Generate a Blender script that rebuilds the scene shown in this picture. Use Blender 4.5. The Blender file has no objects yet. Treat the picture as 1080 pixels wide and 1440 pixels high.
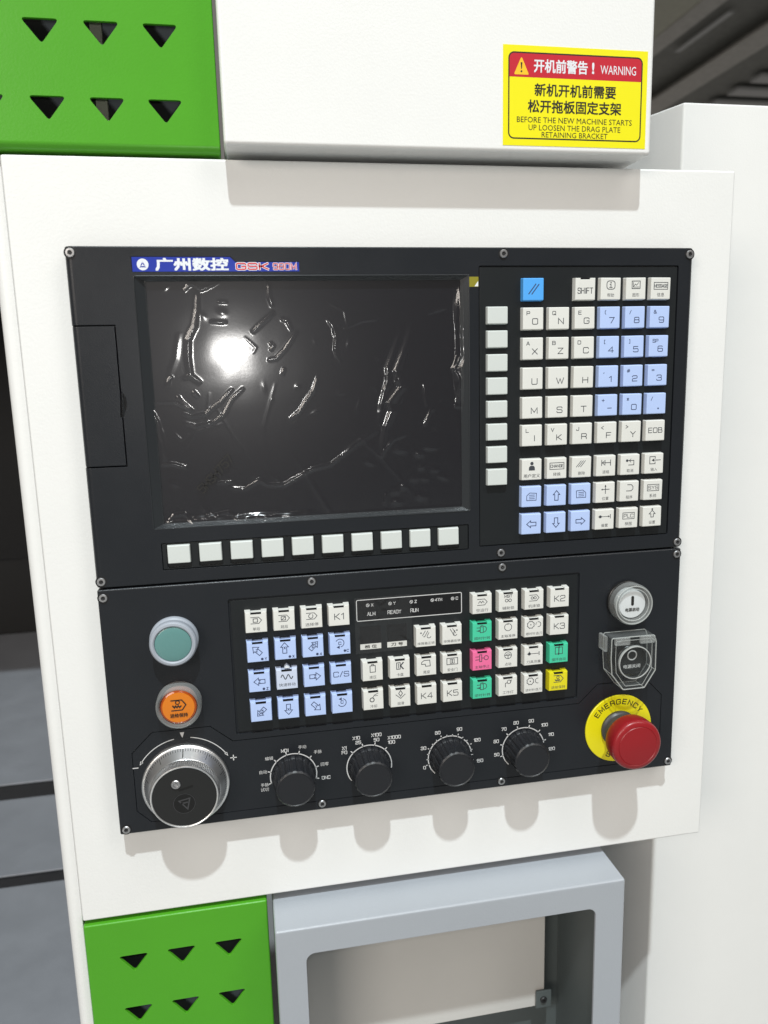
import bpy, bmesh, math, random
import numpy as np
from mathutils import Vector, Matrix

random.seed(7)
rng = np.random.default_rng(11)
SC = bpy.context.scene
COL = SC.collection
MM = 0.001

# ------------------------------------------------------------------ camera
cam = bpy.data.cameras.new('camera')
cam.sensor_fit = 'VERTICAL'
cam.sensor_height = 24.0
cam.lens = 24.0 * 1080.8 / 1440.0
cam.clip_start = 0.01
cam.clip_end = 200.0
cam_o = bpy.data.objects.new('camera', cam)
COL.objects.link(cam_o)
_r = Vector((0.9825753, -0.1841468, -0.0252125))
_u = Vector((0.0577647, 0.1736185, 0.9831174))
_f = Vector((0.1766606, 0.9674433, -0.1812305))
cam_o.matrix_world = Matrix(((_r.x, _u.x, -_f.x, 0.0994709), (_r.y, _u.y, -_f.y, -0.5138344),
                             (_r.z, _u.z, -_f.z, -0.0790438), (0, 0, 0, 1)))
cam.dof.use_dof = True
cam.dof.focus_distance = 0.545
cam.dof.aperture_fstop = 6.0
SC.camera = cam_o

# ------------------------------------------------------------------ light
world = bpy.data.worlds.new('World')
SC.world = world
world.use_nodes = True
bg = world.node_tree.nodes['Background']
bg.inputs[0].default_value = (1.0, 0.95, 0.885, 1)
bg.inputs[1].default_value = 0.165


def lamp(name, loc, target, size, power, color, shape='DISK', size_y=None):
    l = bpy.data.lights.new(name, 'AREA')
    l.shape = shape
    l.size = size
    if size_y: l.size_y = size_y
    l.energy = power
    l.color = color
    o = bpy.data.objects.new(name, l)
    COL.objects.link(o)
    o.location = loc
    o.rotation_euler = (Vector(target) - Vector(loc)).to_track_quat('-Z', 'Y').to_euler()
    return o


KEY, LEFT, RIGHT, FLASH = 318.0, 285.0, 150.0, 0.32
lamp('hall_lamp', (-0.06, -2.7, 5.1), (0.2, 0, -0.2), 0.14, KEY, (0.88, 0.97, 1.0))
lamp('fill_lamp', (-4.3, -6.1, 2.6), (0.1, 0.0, -0.3), 4.0, LEFT, (1.0, 0.91, 0.82), 'RECTANGLE', 2.6)  # added fill from the left to brighten plate and cabinet flank
lamp('fill_lamp', (3.8, -3.6, 5.6), (0.2, -0.6, -0.4), 2.0, RIGHT, (1.0, 0.96, 0.91), 'RECTANGLE', 5.0)  # added overhead fill, lifts the wall on the right
lamp('phone_flash', (0.0935, -0.515, -0.056), (0.11, 0.0, -0.12), 0.007, FLASH, (1.0, 0.98, 0.95))

SC.view_settings.view_transform = 'Standard'
SC.view_settings.look = 'None'
SC.view_settings.exposure = 0.06
SC.view_settings.gamma = 1.0
SC.render.engine = 'CYCLES'
SC.cycles.max_bounces = 10
SC.cycles.transparent_max_bounces = 16
SC.cycles.caustics_refractive = False
SC.cycles.caustics_reflective = False

# ------------------------------------------------------------------ materials
MATS = {}


def mat(name, col, rough=0.5, metal=0.0, bump=0.0, bscale=900.0, spec=0.5, coat=0.0, vary=0.0, trans=0.0, ior=1.49, rvar=0.0, alpha=None):
    m = bpy.data.materials.new(name)
    m.use_nodes = True
    nt = m.node_tree
    b = nt.nodes['Principled BSDF']
    b.inputs['Base Color'].default_value = (*col, 1)
    b.inputs['Roughness'].default_value = rough
    b.inputs['Metallic'].default_value = metal
    b.inputs['Specular IOR Level'].default_value = spec
    b.inputs['IOR'].default_value = ior
    b.inputs['Coat Weight'].default_value = coat
    b.inputs['Transmission Weight'].default_value = trans
    tc = nt.nodes.new('ShaderNodeTexCoord')
    if bump > 0:
        n = nt.nodes.new('ShaderNodeTexNoise')
        n.inputs['Scale'].default_value = bscale
        n.inputs['Detail'].default_value = 3
        bp = nt.nodes.new('ShaderNodeBump')
        bp.inputs['Strength'].default_value = bump
        bp.inputs['Distance'].default_value = 0.0004
        nt.links.new(tc.outputs['Object'], n.inputs['Vector'])
        nt.links.new(n.outputs['Fac'], bp.inputs['Height'])
        nt.links.new(bp.outputs['Normal'], b.inputs['Normal'])
    if vary > 0 or rvar > 0:
        n2 = nt.nodes.new('ShaderNodeTexNoise')
        n2.inputs['Scale'].default_value = 14.0
        n2.inputs['Detail'].default_value = 6
        n2.inputs['Roughness'].default_value = 0.65
        nt.links.new(tc.outputs['Object'], n2.inputs['Vector'])
        if vary > 0:
            mp = nt.nodes.new('ShaderNodeMapRange')
            mp.inputs['From Min'].default_value = 0.3
            mp.inputs['From Max'].default_value = 0.7
            mp.inputs['To Min'].default_value = 1.0 - vary
            mp.inputs['To Max'].default_value = 1.0 + vary
            nt.links.new(n2.outputs['Fac'], mp.inputs['Value'])
            mx = nt.nodes.new('ShaderNodeVectorMath')
            mx.operation = 'SCALE'
            mx.inputs[0].default_value = col
            nt.links.new(mp.outputs['Result'], mx.inputs['Scale'])
            nt.links.new(mx.outputs['Vector'], b.inputs['Base Color'])
        if rvar > 0:
            mp = nt.nodes.new('ShaderNodeMapRange')
            mp.inputs['From Min'].default_value = 0.3
            mp.inputs['From Max'].default_value = 0.7
            mp.inputs['To Min'].default_value = rough - rvar
            mp.inputs['To Max'].default_value = rough + rvar
            nt.links.new(n2.outputs['Fac'], mp.inputs['Value'])
            nt.links.new(mp.outputs['Result'], b.inputs['Roughness'])
    MATS[name] = m
    return m


white_paint = mat('white_powder_paint', (0.805, 0.805, 0.79), 0.38, bump=0.26, bscale=700, vary=0.012)
green_paint = mat('green_powder_paint', (0.078, 0.345, 0.018), 0.33, bump=0.16, bscale=650, vary=0.03, spec=0.35)
gray_paint = mat('grey_powder_paint', (0.37, 0.395, 0.43), 0.36, bump=0.22, bscale=650, vary=0.02)
panel_black = mat('black_panel_paint', (0.0130, 0.0150, 0.0185), 0.34, bump=0.22, bscale=1500, rvar=0.05, spec=0.40)
bezel_black = mat('glossy_bezel_plastic', (0.022, 0.025, 0.028), 0.22, spec=0.7)
panel_insert = mat('black_membrane', (0.010, 0.012, 0.0135), 0.42, spec=0.4, bump=0.12, bscale=2200, rvar=0.04)
key_white = mat('white_key_plastic', (0.70, 0.70, 0.665), 0.42, bump=0.06, bscale=2500)
key_gray = mat('pale_key_plastic', (0.60, 0.635, 0.615), 0.42, bump=0.06, bscale=2500)
key_blue = mat('pale_blue_key_plastic', (0.45, 0.57, 0.87), 0.42, bump=0.06, bscale=2500)
key_mist = mat('misty_blue_key_plastic', (0.56, 0.62, 0.76), 0.42, bump=0.06, bscale=2500)
key_reset = mat('bright_blue_key_plastic', (0.085, 0.38, 0.86), 0.40)
key_green = mat('green_key_plastic', (0.06, 0.55, 0.33), 0.40)
key_pink = mat('pink_key_plastic', (0.80, 0.15, 0.33), 0.40)
key_yellow = mat('yellow_key_plastic', (0.72, 0.64, 0.012), 0.40)
ink_dark = mat('dark_key_print', (0.045, 0.05, 0.06), 0.6)
ink_navy = mat('navy_key_print', (0.035, 0.05, 0.12), 0.6)
ink_white = mat('white_panel_print', (0.62, 0.62, 0.62), 0.5)
ink_black = mat('black_print', (0.015, 0.014, 0.012), 0.5)
ink_red = mat('red_print', (0.52, 0.018, 0.035), 0.4)
led_black = mat('black_led_window', (0.006, 0.006, 0.007), 0.25)
pit_black = mat('black_recess', (0.006, 0.006, 0.007), 0.5)
lcd_mat = mat('lcd_glass', (0.0035, 0.0035, 0.007), 0.40, spec=0.5)
logo_blue = mat('logo_blue_print', (0.012, 0.035, 0.34), 0.3)
logo_white = mat('logo_white_print', (0.75, 0.78, 0.82), 0.4)
logo_red = mat('logo_red_print', (0.60, 0.03, 0.045), 0.4)
steel = mat('screw_steel', (0.55, 0.55, 0.56), 0.38, metal=1.0, bump=0.1)
chrome = mat('satin_chrome', (0.92, 0.92, 0.92), 0.34, metal=1.0, bump=0.05, bscale=2500, rvar=0.06)
dark_steel = mat('dark_socket', (0.015, 0.015, 0.016), 0.5)
dial_black = mat('black_dial_plastic', (0.014, 0.014, 0.014), 0.30, bump=0.06, bscale=2000)
knob_black = mat('black_knob_plastic', (0.012, 0.013, 0.016), 0.42, bump=0.15, bscale=1800)
emblem_black = mat('gloss_black_emblem', (0.003, 0.003, 0.003), 0.5)
silicone = mat('grey_silicone', (0.34, 0.37, 0.42), 0.42)
teal_lens = mat('teal_lens', (0.11, 0.25, 0.24), 0.28, coat=0.3)
orange_lens = mat('orange_lens', (0.66, 0.185, 0.006), 0.25, coat=0.5)
orange_deep = mat('deep_orange_plastic', (0.42, 0.07, 0.004), 0.2, coat=0.5)
white_lens = mat('white_lens', (0.62, 0.65, 0.66), 0.3, coat=0.4)
ring_bright = mat('pale_ring_highlight', (0.42, 0.43, 0.42), 0.25)
yellow_plastic = mat('yellow_ring_plastic', (0.78, 0.69, 0.008), 0.35)
red_plastic = mat('red_button_plastic', (0.27, 0.010, 0.014), 0.34, bump=0.06, bscale=1200)
stem_gray = mat('dark_grey_plastic', (0.045, 0.045, 0.048), 0.4)
sticker_yellow = mat('yellow_sticker', (0.83, 0.76, 0.005), 0.42)
tri_orange = mat('amber_print', (0.90, 0.52, 0.02), 0.45)
tape_gold = mat('gold_pull_tab', (0.42, 0.38, 0.05), 0.3, metal=0.5)
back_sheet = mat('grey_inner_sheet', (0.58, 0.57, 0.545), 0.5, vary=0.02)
inner_gray = mat('dark_grey_inner', (0.085, 0.10, 0.10), 0.45)  # darker grey for surfaces inside the box and cover
dark_inner = mat('dark_hole_backing', (0.018, 0.019, 0.02), 0.5)
cover_steel = mat('brushed_cover_steel', (0.36, 0.375, 0.41), 0.40, metal=0.35, bump=0.08, bscale=400, vary=0.05, rvar=0.07)
cover_edge = mat('lip_shade_black', (0.008, 0.008, 0.009), 0.5)  # shade on the front faces of the steps, put in as black
machine_dark = mat('dark_machine_paint', (0.007, 0.007, 0.0075), 0.5, spec=0.3)
machine_black = mat('black_opening_shade', (0.003, 0.003, 0.003), 0.6)
floor_mat = mat('grey_epoxy_floor', (0.30, 0.31, 0.31), 0.3, vary=0.06)
ceil_dark = mat('dark_roof_sheet', (0.25, 0.25, 0.235), 0.6, vary=0.15)
ceil_olive = mat('olive_roof_panel', (0.55, 0.54, 0.45), 0.6, vary=0.08)
ceil_beam = mat('grey_roof_beam', (0.55, 0.53, 0.50), 0.55, vary=0.12)
ceil_bright = mat('pale_roof_sheet', (0.55, 0.55, 0.55), 0.5)

# thin clear protective film: mostly lets light through, mirrors a little more at grazing angles
film_mat = bpy.data.materials.new('clear_film')
film_mat.use_nodes = True
nt = film_mat.node_tree
for n in list(nt.nodes): nt.nodes.remove(n)
_o = nt.nodes.new('ShaderNodeOutputMaterial')
_t = nt.nodes.new('ShaderNodeBsdfTransparent')
_g = nt.nodes.new('ShaderNodeBsdfGlossy')
_g.inputs['Roughness'].default_value = 0.14
_g.inputs['Color'].default_value = (1, 1, 1, 1)
_m = nt.nodes.new('ShaderNodeMixShader')
_fr = nt.nodes.new('ShaderNodeFresnel')
_fr.inputs['IOR'].default_value = 1.45
_tc = nt.nodes.new('ShaderNodeTexCoord')
_n = nt.nodes.new('ShaderNodeTexNoise')
_n.inputs['Scale'].default_value = 420
_n.inputs['Detail'].default_value = 4
_b = nt.nodes.new('ShaderNodeBump')
_b.inputs['Strength'].default_value = 0.015
_b.inputs['Distance'].default_value = 0.0005
nt.links.new(_tc.outputs['Object'], _n.inputs['Vector'])
nt.links.new(_n.outputs['Fac'], _b.inputs['Height'])
nt.links.new(_b.outputs['Normal'], _g.inputs['Normal'])
_ge = nt.nodes.new('ShaderNodeNewGeometry')
_mr = nt.nodes.new('ShaderNodeMapRange')      # the film is so thin that light meets it alike from both sides
_mr.inputs['To Min'].default_value = 1.54
_mr.inputs['To Max'].default_value = 1 / 1.54
nt.links.new(_ge.outputs['Backfacing'], _mr.inputs['Value'])
nt.links.new(_mr.outputs['Result'], _fr.inputs['IOR'])
nt.links.new(_fr.outputs['Fac'], _m.inputs['Fac'])
nt.links.new(_t.outputs[0], _m.inputs[1])
nt.links.new(_g.outputs[0], _m.inputs[2])
nt.links.new(_m.outputs[0], _o.inputs[0])

# clear moulded plastic: see-through face on, whitish and mirroring towards its edges
clear = bpy.data.materials.new('clear_plastic')
clear.use_nodes = True
nt = clear.node_tree
for n in list(nt.nodes): nt.nodes.remove(n)
_o = nt.nodes.new('ShaderNodeOutputMaterial')
_t = nt.nodes.new('ShaderNodeBsdfTransparent')
_t.inputs['Color'].default_value = (0.93, 0.94, 0.94, 1)
_d = nt.nodes.new('ShaderNodeBsdfPrincipled')
_d.inputs['Base Color'].default_value = (0.42, 0.44, 0.44, 1)
_d.inputs['Roughness'].default_value = 0.12
_d.inputs['Specular IOR Level'].default_value = 1.0
_lw = nt.nodes.new('ShaderNodeLayerWeight')
_lw.inputs['Blend'].default_value = 0.5
_pw = nt.nodes.new('ShaderNodeMath')
_pw.operation = 'POWER'
_pw.inputs[1].default_value = 2.2
_mr = nt.nodes.new('ShaderNodeMapRange')
_mr.inputs['To Min'].default_value = 0.02
_mr.inputs['To Max'].default_value = 0.32
_n = nt.nodes.new('ShaderNodeTexNoise')
_n.inputs['Scale'].default_value = 180
_tc = nt.nodes.new('ShaderNodeTexCoord')
_b = nt.nodes.new('ShaderNodeBump')
_b.inputs['Strength'].default_value = 0.12
_b.inputs['Distance'].default_value = 0.001
_m = nt.nodes.new('ShaderNodeMixShader')
nt.links.new(_tc.outputs['Object'], _n.inputs['Vector'])
nt.links.new(_n.outputs['Fac'], _b.inputs['Height'])
nt.links.new(_b.outputs['Normal'], _d.inputs['Normal'])
nt.links.new(_lw.outputs['Facing'], _pw.inputs[0])
nt.links.new(_pw.outputs[0], _mr.inputs['Value'])
nt.links.new(_mr.outputs['Result'], _m.inputs['Fac'])
nt.links.new(_t.outputs[0], _m.inputs[1])
nt.links.new(_d.outputs[0], _m.inputs[2])
nt.links.new(_m.outputs[0], _o.inputs[0])

clear_thick = clear.copy()
clear_thick.name = 'clear_thick_plastic'
for n in clear_thick.node_tree.nodes:
    if n.type == 'MAP_RANGE':
        n.inputs['To Min'].default_value = 0.16
        n.inputs['To Max'].default_value = 0.60
    if n.type == 'BSDF_PRINCIPLED':
        n.inputs['Base Color'].default_value = (0.66, 0.68, 0.67, 1)
        n.inputs['Roughness'].default_value = 0.08
edge_glint = clear.copy()  # paler copy: bright edge highlights of clear plastic put in as colour
edge_glint.name = 'edge_glint_pale'
for n in edge_glint.node_tree.nodes:
    if n.type == 'MAP_RANGE':
        n.inputs['To Min'].default_value = 0.38
        n.inputs['To Max'].default_value = 0.75
    if n.type == 'BSDF_PRINCIPLED':
        n.inputs['Base Color'].default_value = (0.72, 0.74, 0.72, 1)
        n.inputs['Roughness'].default_value = 0.07

# ------------------------------------------------------------------ helpers
# Plane coordinates: x to the right, z up, h out of the panel face towards the viewer (all mm).
WLOC = {}


def finish(me, smooth=35):
    """smooth shading whose corner normals follow the larger faces, so that flat sheets stay flat"""
    if smooth:
        me.polygons.foreach_set('use_smooth', [True] * len(me.polygons))
        me.update()
        lim = math.cos(math.radians(smooth))
        at = [[] for _ in me.vertices]
        info = []
        for p in me.polygons:
            info.append((p.normal.copy(), p.area))
            for v in p.vertices: at[v].append(p.index)
        nrm = []
        for p in me.polygons:
            n0 = info[p.index][0]
            for v in p.vertices:
                acc = Vector((0, 0, 0))
                for q in at[v]:
                    n1, ar = info[q]
                    if n1.dot(n0) > lim: acc += n1 * ar
                nrm.append(acc.normalized() if acc.length > 0 else n0)
        me.normals_split_custom_set(nrm)
    me.update()
    return me


def link(name, me, parent=None, at=(0, 0, 0), material=None):
    o = bpy.data.objects.new(name, me)
    COL.objects.link(o)
    w = Vector((at[0] * MM, -at[2] * MM, at[1] * MM))
    WLOC[o.name] = w
    if parent is not None:
        o.parent = parent
        o.location = w - WLOC[parent.name]
    else:
        o.location = w
    if material is not None and me is not None and len(me.materials) == 0:
        me.materials.append(material)
    return o


def thing(name, label, cat, at=(0, 0, 0), group=None):
    o = link(name, None, None, at)
    o['label'] = label
    o['category'] = cat
    if group: o['group'] = group
    return o


class MB:
    """collects geometry in local mm (x, z, h) and makes one mesh"""
    def __init__(s):
        s.v, s.f, s.mi, s.mats = [], [], [], []
        s.cur = 0

    def use(s, m):
        if m not in s.mats: s.mats.append(m)
        s.cur = s.mats.index(m)
        return s

    def add(s, vs, fs):
        b = len(s.v)
        s.v += [(x * MM, -h * MM, z * MM) for x, z, h in vs]
        for f in fs:
            s.f.append(tuple(b + i for i in f))
            s.mi.append(s.cur)
        return s

    def box(s, x0, x1, z0, z1, h0, h1):
        vs = [(x, z, h) for h in (h0, h1) for z in (z0, z1) for x in (x0, x1)]
        return s.add(vs, [(0, 2, 3, 1), (4, 5, 7, 6), (0, 1, 5, 4), (2, 6, 7, 3), (0, 4, 6, 2), (1, 3, 7, 5)])

    def prism(s, pts, h0, h1, pts0=None):
        n = len(pts)
        p0 = pts0 or pts
        vs = [(x, z, h0) for x, z in p0] + [(x, z, h1) for x, z in pts]
        fs = [tuple(range(n))[::-1], tuple(range(n, 2 * n))]
        for i in range(n):
            j = (i + 1) % n
            fs.append((i, j, n + j, n + i))
        return s.add(vs, fs)

    def fill(s, pts, h):
        return s.add([(x, z, h) for x, z in pts], [tuple(range(len(pts)))])

    def lathe(s, prof, cx=0, cz=0, n=48, rad=None, cap=True):
        vs, fs = [], []
        for r, h in prof:
            for k in range(n):
                a = 2 * math.pi * k / n
                rr = r * (rad(a, r, h) if rad else 1.0)
                vs.append((cx + rr * math.cos(a), cz + rr * math.sin(a), h))
        for i in range(len(prof) - 1):
            for k in range(n):
                k2 = (k + 1) % n
                fs.append((i * n + k, i * n + k2, (i + 1) * n + k2, (i + 1) * n + k))
        if cap: fs.append(tuple((len(prof) - 1) * n + k for k in range(n)))
        return s.add(vs, fs)

    def ribbon(s, pts, w, h, closed=False):
        pts = [Vector(p) for p in pts]
        if closed and (pts[0] - pts[-1]).length < 1e-6: pts = pts[:-1]
        n = len(pts)
        if n < 2: return s
        vs = []
        for i, p in enumerate(pts):
            a = pts[i - 1] if (i > 0 or closed) else None
            b = pts[(i + 1) % n] if (i < n - 1 or closed) else None
            d1 = (p - a).normalized() if a is not None else (b - p).normalized()
            d2 = (b - p).normalized() if b is not None else d1
            t = d1 + d2
            if t.length < 1e-5: t = d1
            t.normalize()
            nr = Vector((-t.y, t.x))
            k = max(0.45, abs(nr.dot(Vector((-d1.y, d1.x)))))
            off = nr * (w / 2 / k)
            e = Vector((0, 0))
            if not closed and i == 0: e = -d1 * w * 0.35
            if not closed and i == n - 1: e = d1 * w * 0.35
            vs += [(p.x + e.x - off.x, p.y + e.y - off.y, h), (p.x + e.x + off.x, p.y + e.y + off.y, h)]
        fs = []
        for i in range(n if closed else n - 1):
            j = (i + 1) % n
            fs.append((2 * i, 2 * j, 2 * j + 1, 2 * i + 1))
        return s.add(vs, fs)

    def tube(s, pts, r, n=8, closed=True):
        """round bar along 3-D points (x, z, h)"""
        P = [Vector(p) for p in pts]
        m = len(P)
        vs, fs = [], []
        for i, p in enumerate(P):
            t = (P[(i + 1) % m] - P[i - 1]) if closed else (P[min(i + 1, m - 1)] - P[max(i - 1, 0)])
            t.normalize()
            up = Vector((0, 0, 1)) if abs(t.z) < .9 else Vector((1, 0, 0))
            a = t.cross(up).normalized()
            b = a.cross(t)
            for k in range(n):
                q = p + a * (r * math.cos(2 * math.pi * k / n)) + b * (r * math.sin(2 * math.pi * k / n))
                vs.append(tuple(q))
        for i in range(m if closed else m - 1):
            j = (i + 1) % m
            for k in range(n):
                k2 = (k + 1) % n
                fs.append((i * n + k, i * n + k2, j * n + k2, j * n + k))
        return s.add(vs, fs)

    def mesh(s, name, smooth=35):
        me = bpy.data.meshes.new(name)
        me.from_pydata(s.v, [], s.f)
        for m in s.mats: me.materials.append(m)
        if s.mats: me.polygons.foreach_set('material_index', s.mi)
        return finish(me, smooth)

    def build(s, name, parent=None, at=(0, 0, 0), material=None, smooth=35):
        return link(name, s.mesh(name, smooth), parent, at, material)


def circle(r, n=40, cx=0, cz=0, a0=0, a1=360):
    full = abs(a1 - a0) >= 359.9
    m = n if full else n + 1
    return [(cx + r * math.cos(math.radians(a0 + (a1 - a0) * k / n)), cz + r * math.sin(math.radians(a0 + (a1 - a0) * k / n))) for k in range(m)]


def rrect(x0, x1, z0, z1, r, n=4):
    out = []
    for cx, cz, a in ((x1 - r, z1 - r, 0), (x0 + r, z1 - r, 90), (x0 + r, z0 + r, 180), (x1 - r, z0 + r, 270)):
        for k in range(n + 1):
            t = math.radians(a + 90 * k / n)
            out.append((cx + r * math.cos(t), cz + r * math.sin(t)))
    return out


def round_poly(pts, r, n=4):
    out = []
    m = len(pts)
    for i in range(m):
        p, a, b = Vector(pts[i]), Vector(pts[i - 1]), Vector(pts[(i + 1) % m])
        u, v = (a - p).normalized(), (b - p).normalized()
        ang = u.angle(v)
        d = r / math.tan(ang / 2)
        s0, s1 = p + u * d, p + v * d
        for k in range(n + 1):
            t = k / n
            q = s0.lerp(p, t).lerp(p.lerp(s1, t), t)
            out.append((q.x, q.y))
    return out


def bevel_box(x0, x1, z0, z1, h0, h1, r, seg=3, big=None, material=None):
    """box with bevelled edges; big = {(axis-pair name): radius} bevels single edges first"""
    bm = bmesh.new()
    bmesh.ops.create_cube(bm, size=1.0)
    for v in bm.verts:
        v.co = Vector(((x0 if v.co.x < 0 else x1) * MM, -(h1 if v.co.y < 0 else h0) * MM, (z0 if v.co.z < 0 else z1) * MM))
    yf = -h1 * MM
    for key, (rad, sg) in (big or {}).items():
        def on(e):
            a, b = e.verts[0].co, e.verts[1].co
            if abs(a.y - yf) > 1e-7 or abs(b.y - yf) > 1e-7: return False
            if key == 'L': return abs(a.x - x0 * MM) < 1e-7 and abs(b.x - x0 * MM) < 1e-7
            if key == 'R': return abs(a.x - x1 * MM) < 1e-7 and abs(b.x - x1 * MM) < 1e-7
            if key == 'B': return abs(a.z - z0 * MM) < 1e-7 and abs(b.z - z0 * MM) < 1e-7
            if key == 'T': return abs(a.z - z1 * MM) < 1e-7 and abs(b.z - z1 * MM) < 1e-7
        es = [e for e in bm.edges if on(e)]
        bmesh.ops.bevel(bm, geom=es, offset=rad * MM, segments=sg, profile=0.5, affect='EDGES', clamp_overlap=True)
    if r > 0:
        es = [e for e in bm.edges if len(e.link_faces) == 2 and e.calc_face_angle() > math.radians(40)]
        bmesh.ops.bevel(bm, geom=es, offset=r * MM, segments=seg, profile=0.5, affect='EDGES', clamp_overlap=True)
    bmesh.ops.recalc_face_normals(bm, faces=bm.faces[:])
    me = bpy.data.meshes.new('box')
    bm.to_mesh(me)
    bm.free()
    if material: me.materials.append(material)
    return finish(me)


def fix_normals(me):
    bm = bmesh.new()
    bm.from_mesh(me)
    bmesh.ops.recalc_face_normals(bm, faces=bm.faces[:])
    bm.to_mesh(me)
    bm.free()


def carve(me, cutters, edge=0.35):
    """subtract cutter meshes one after the other, then soften the new sharp edges"""
    o = bpy.data.objects.new('tmp', me)
    COL.objects.link(o)
    tmp = []
    for c in cutters:
        fix_normals(c)
        oc = bpy.data.objects.new('tmp_cut', c)
        COL.objects.link(oc)
        md = o.modifiers.new('b', 'BOOLEAN')
        md.object = oc
        md.operation = 'DIFFERENCE'
        md.solver = 'EXACT'
        tmp.append(oc)
    if edge > 0:
        bv = o.modifiers.new('v', 'BEVEL')
        bv.width = edge * MM
        bv.segments = 2
        bv.limit_method = 'ANGLE'
        bv.angle_limit = math.radians(50)
    dg = bpy.context.evaluated_depsgraph_get()
    dg.update()
    out = bpy.data.meshes.new_from_object(o.evaluated_get(dg))
    for t in tmp:
        d = t.data
        bpy.data.objects.remove(t)
        bpy.data.meshes.remove(d)
    bpy.data.objects.remove(o)
    return finish(out, 30)


# ------------------------------------------------------------------ lettering
def _arc(cx, cz, r, a0, a1, n=4): return circle(r, n, cx, cz, a0, a1)


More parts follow.
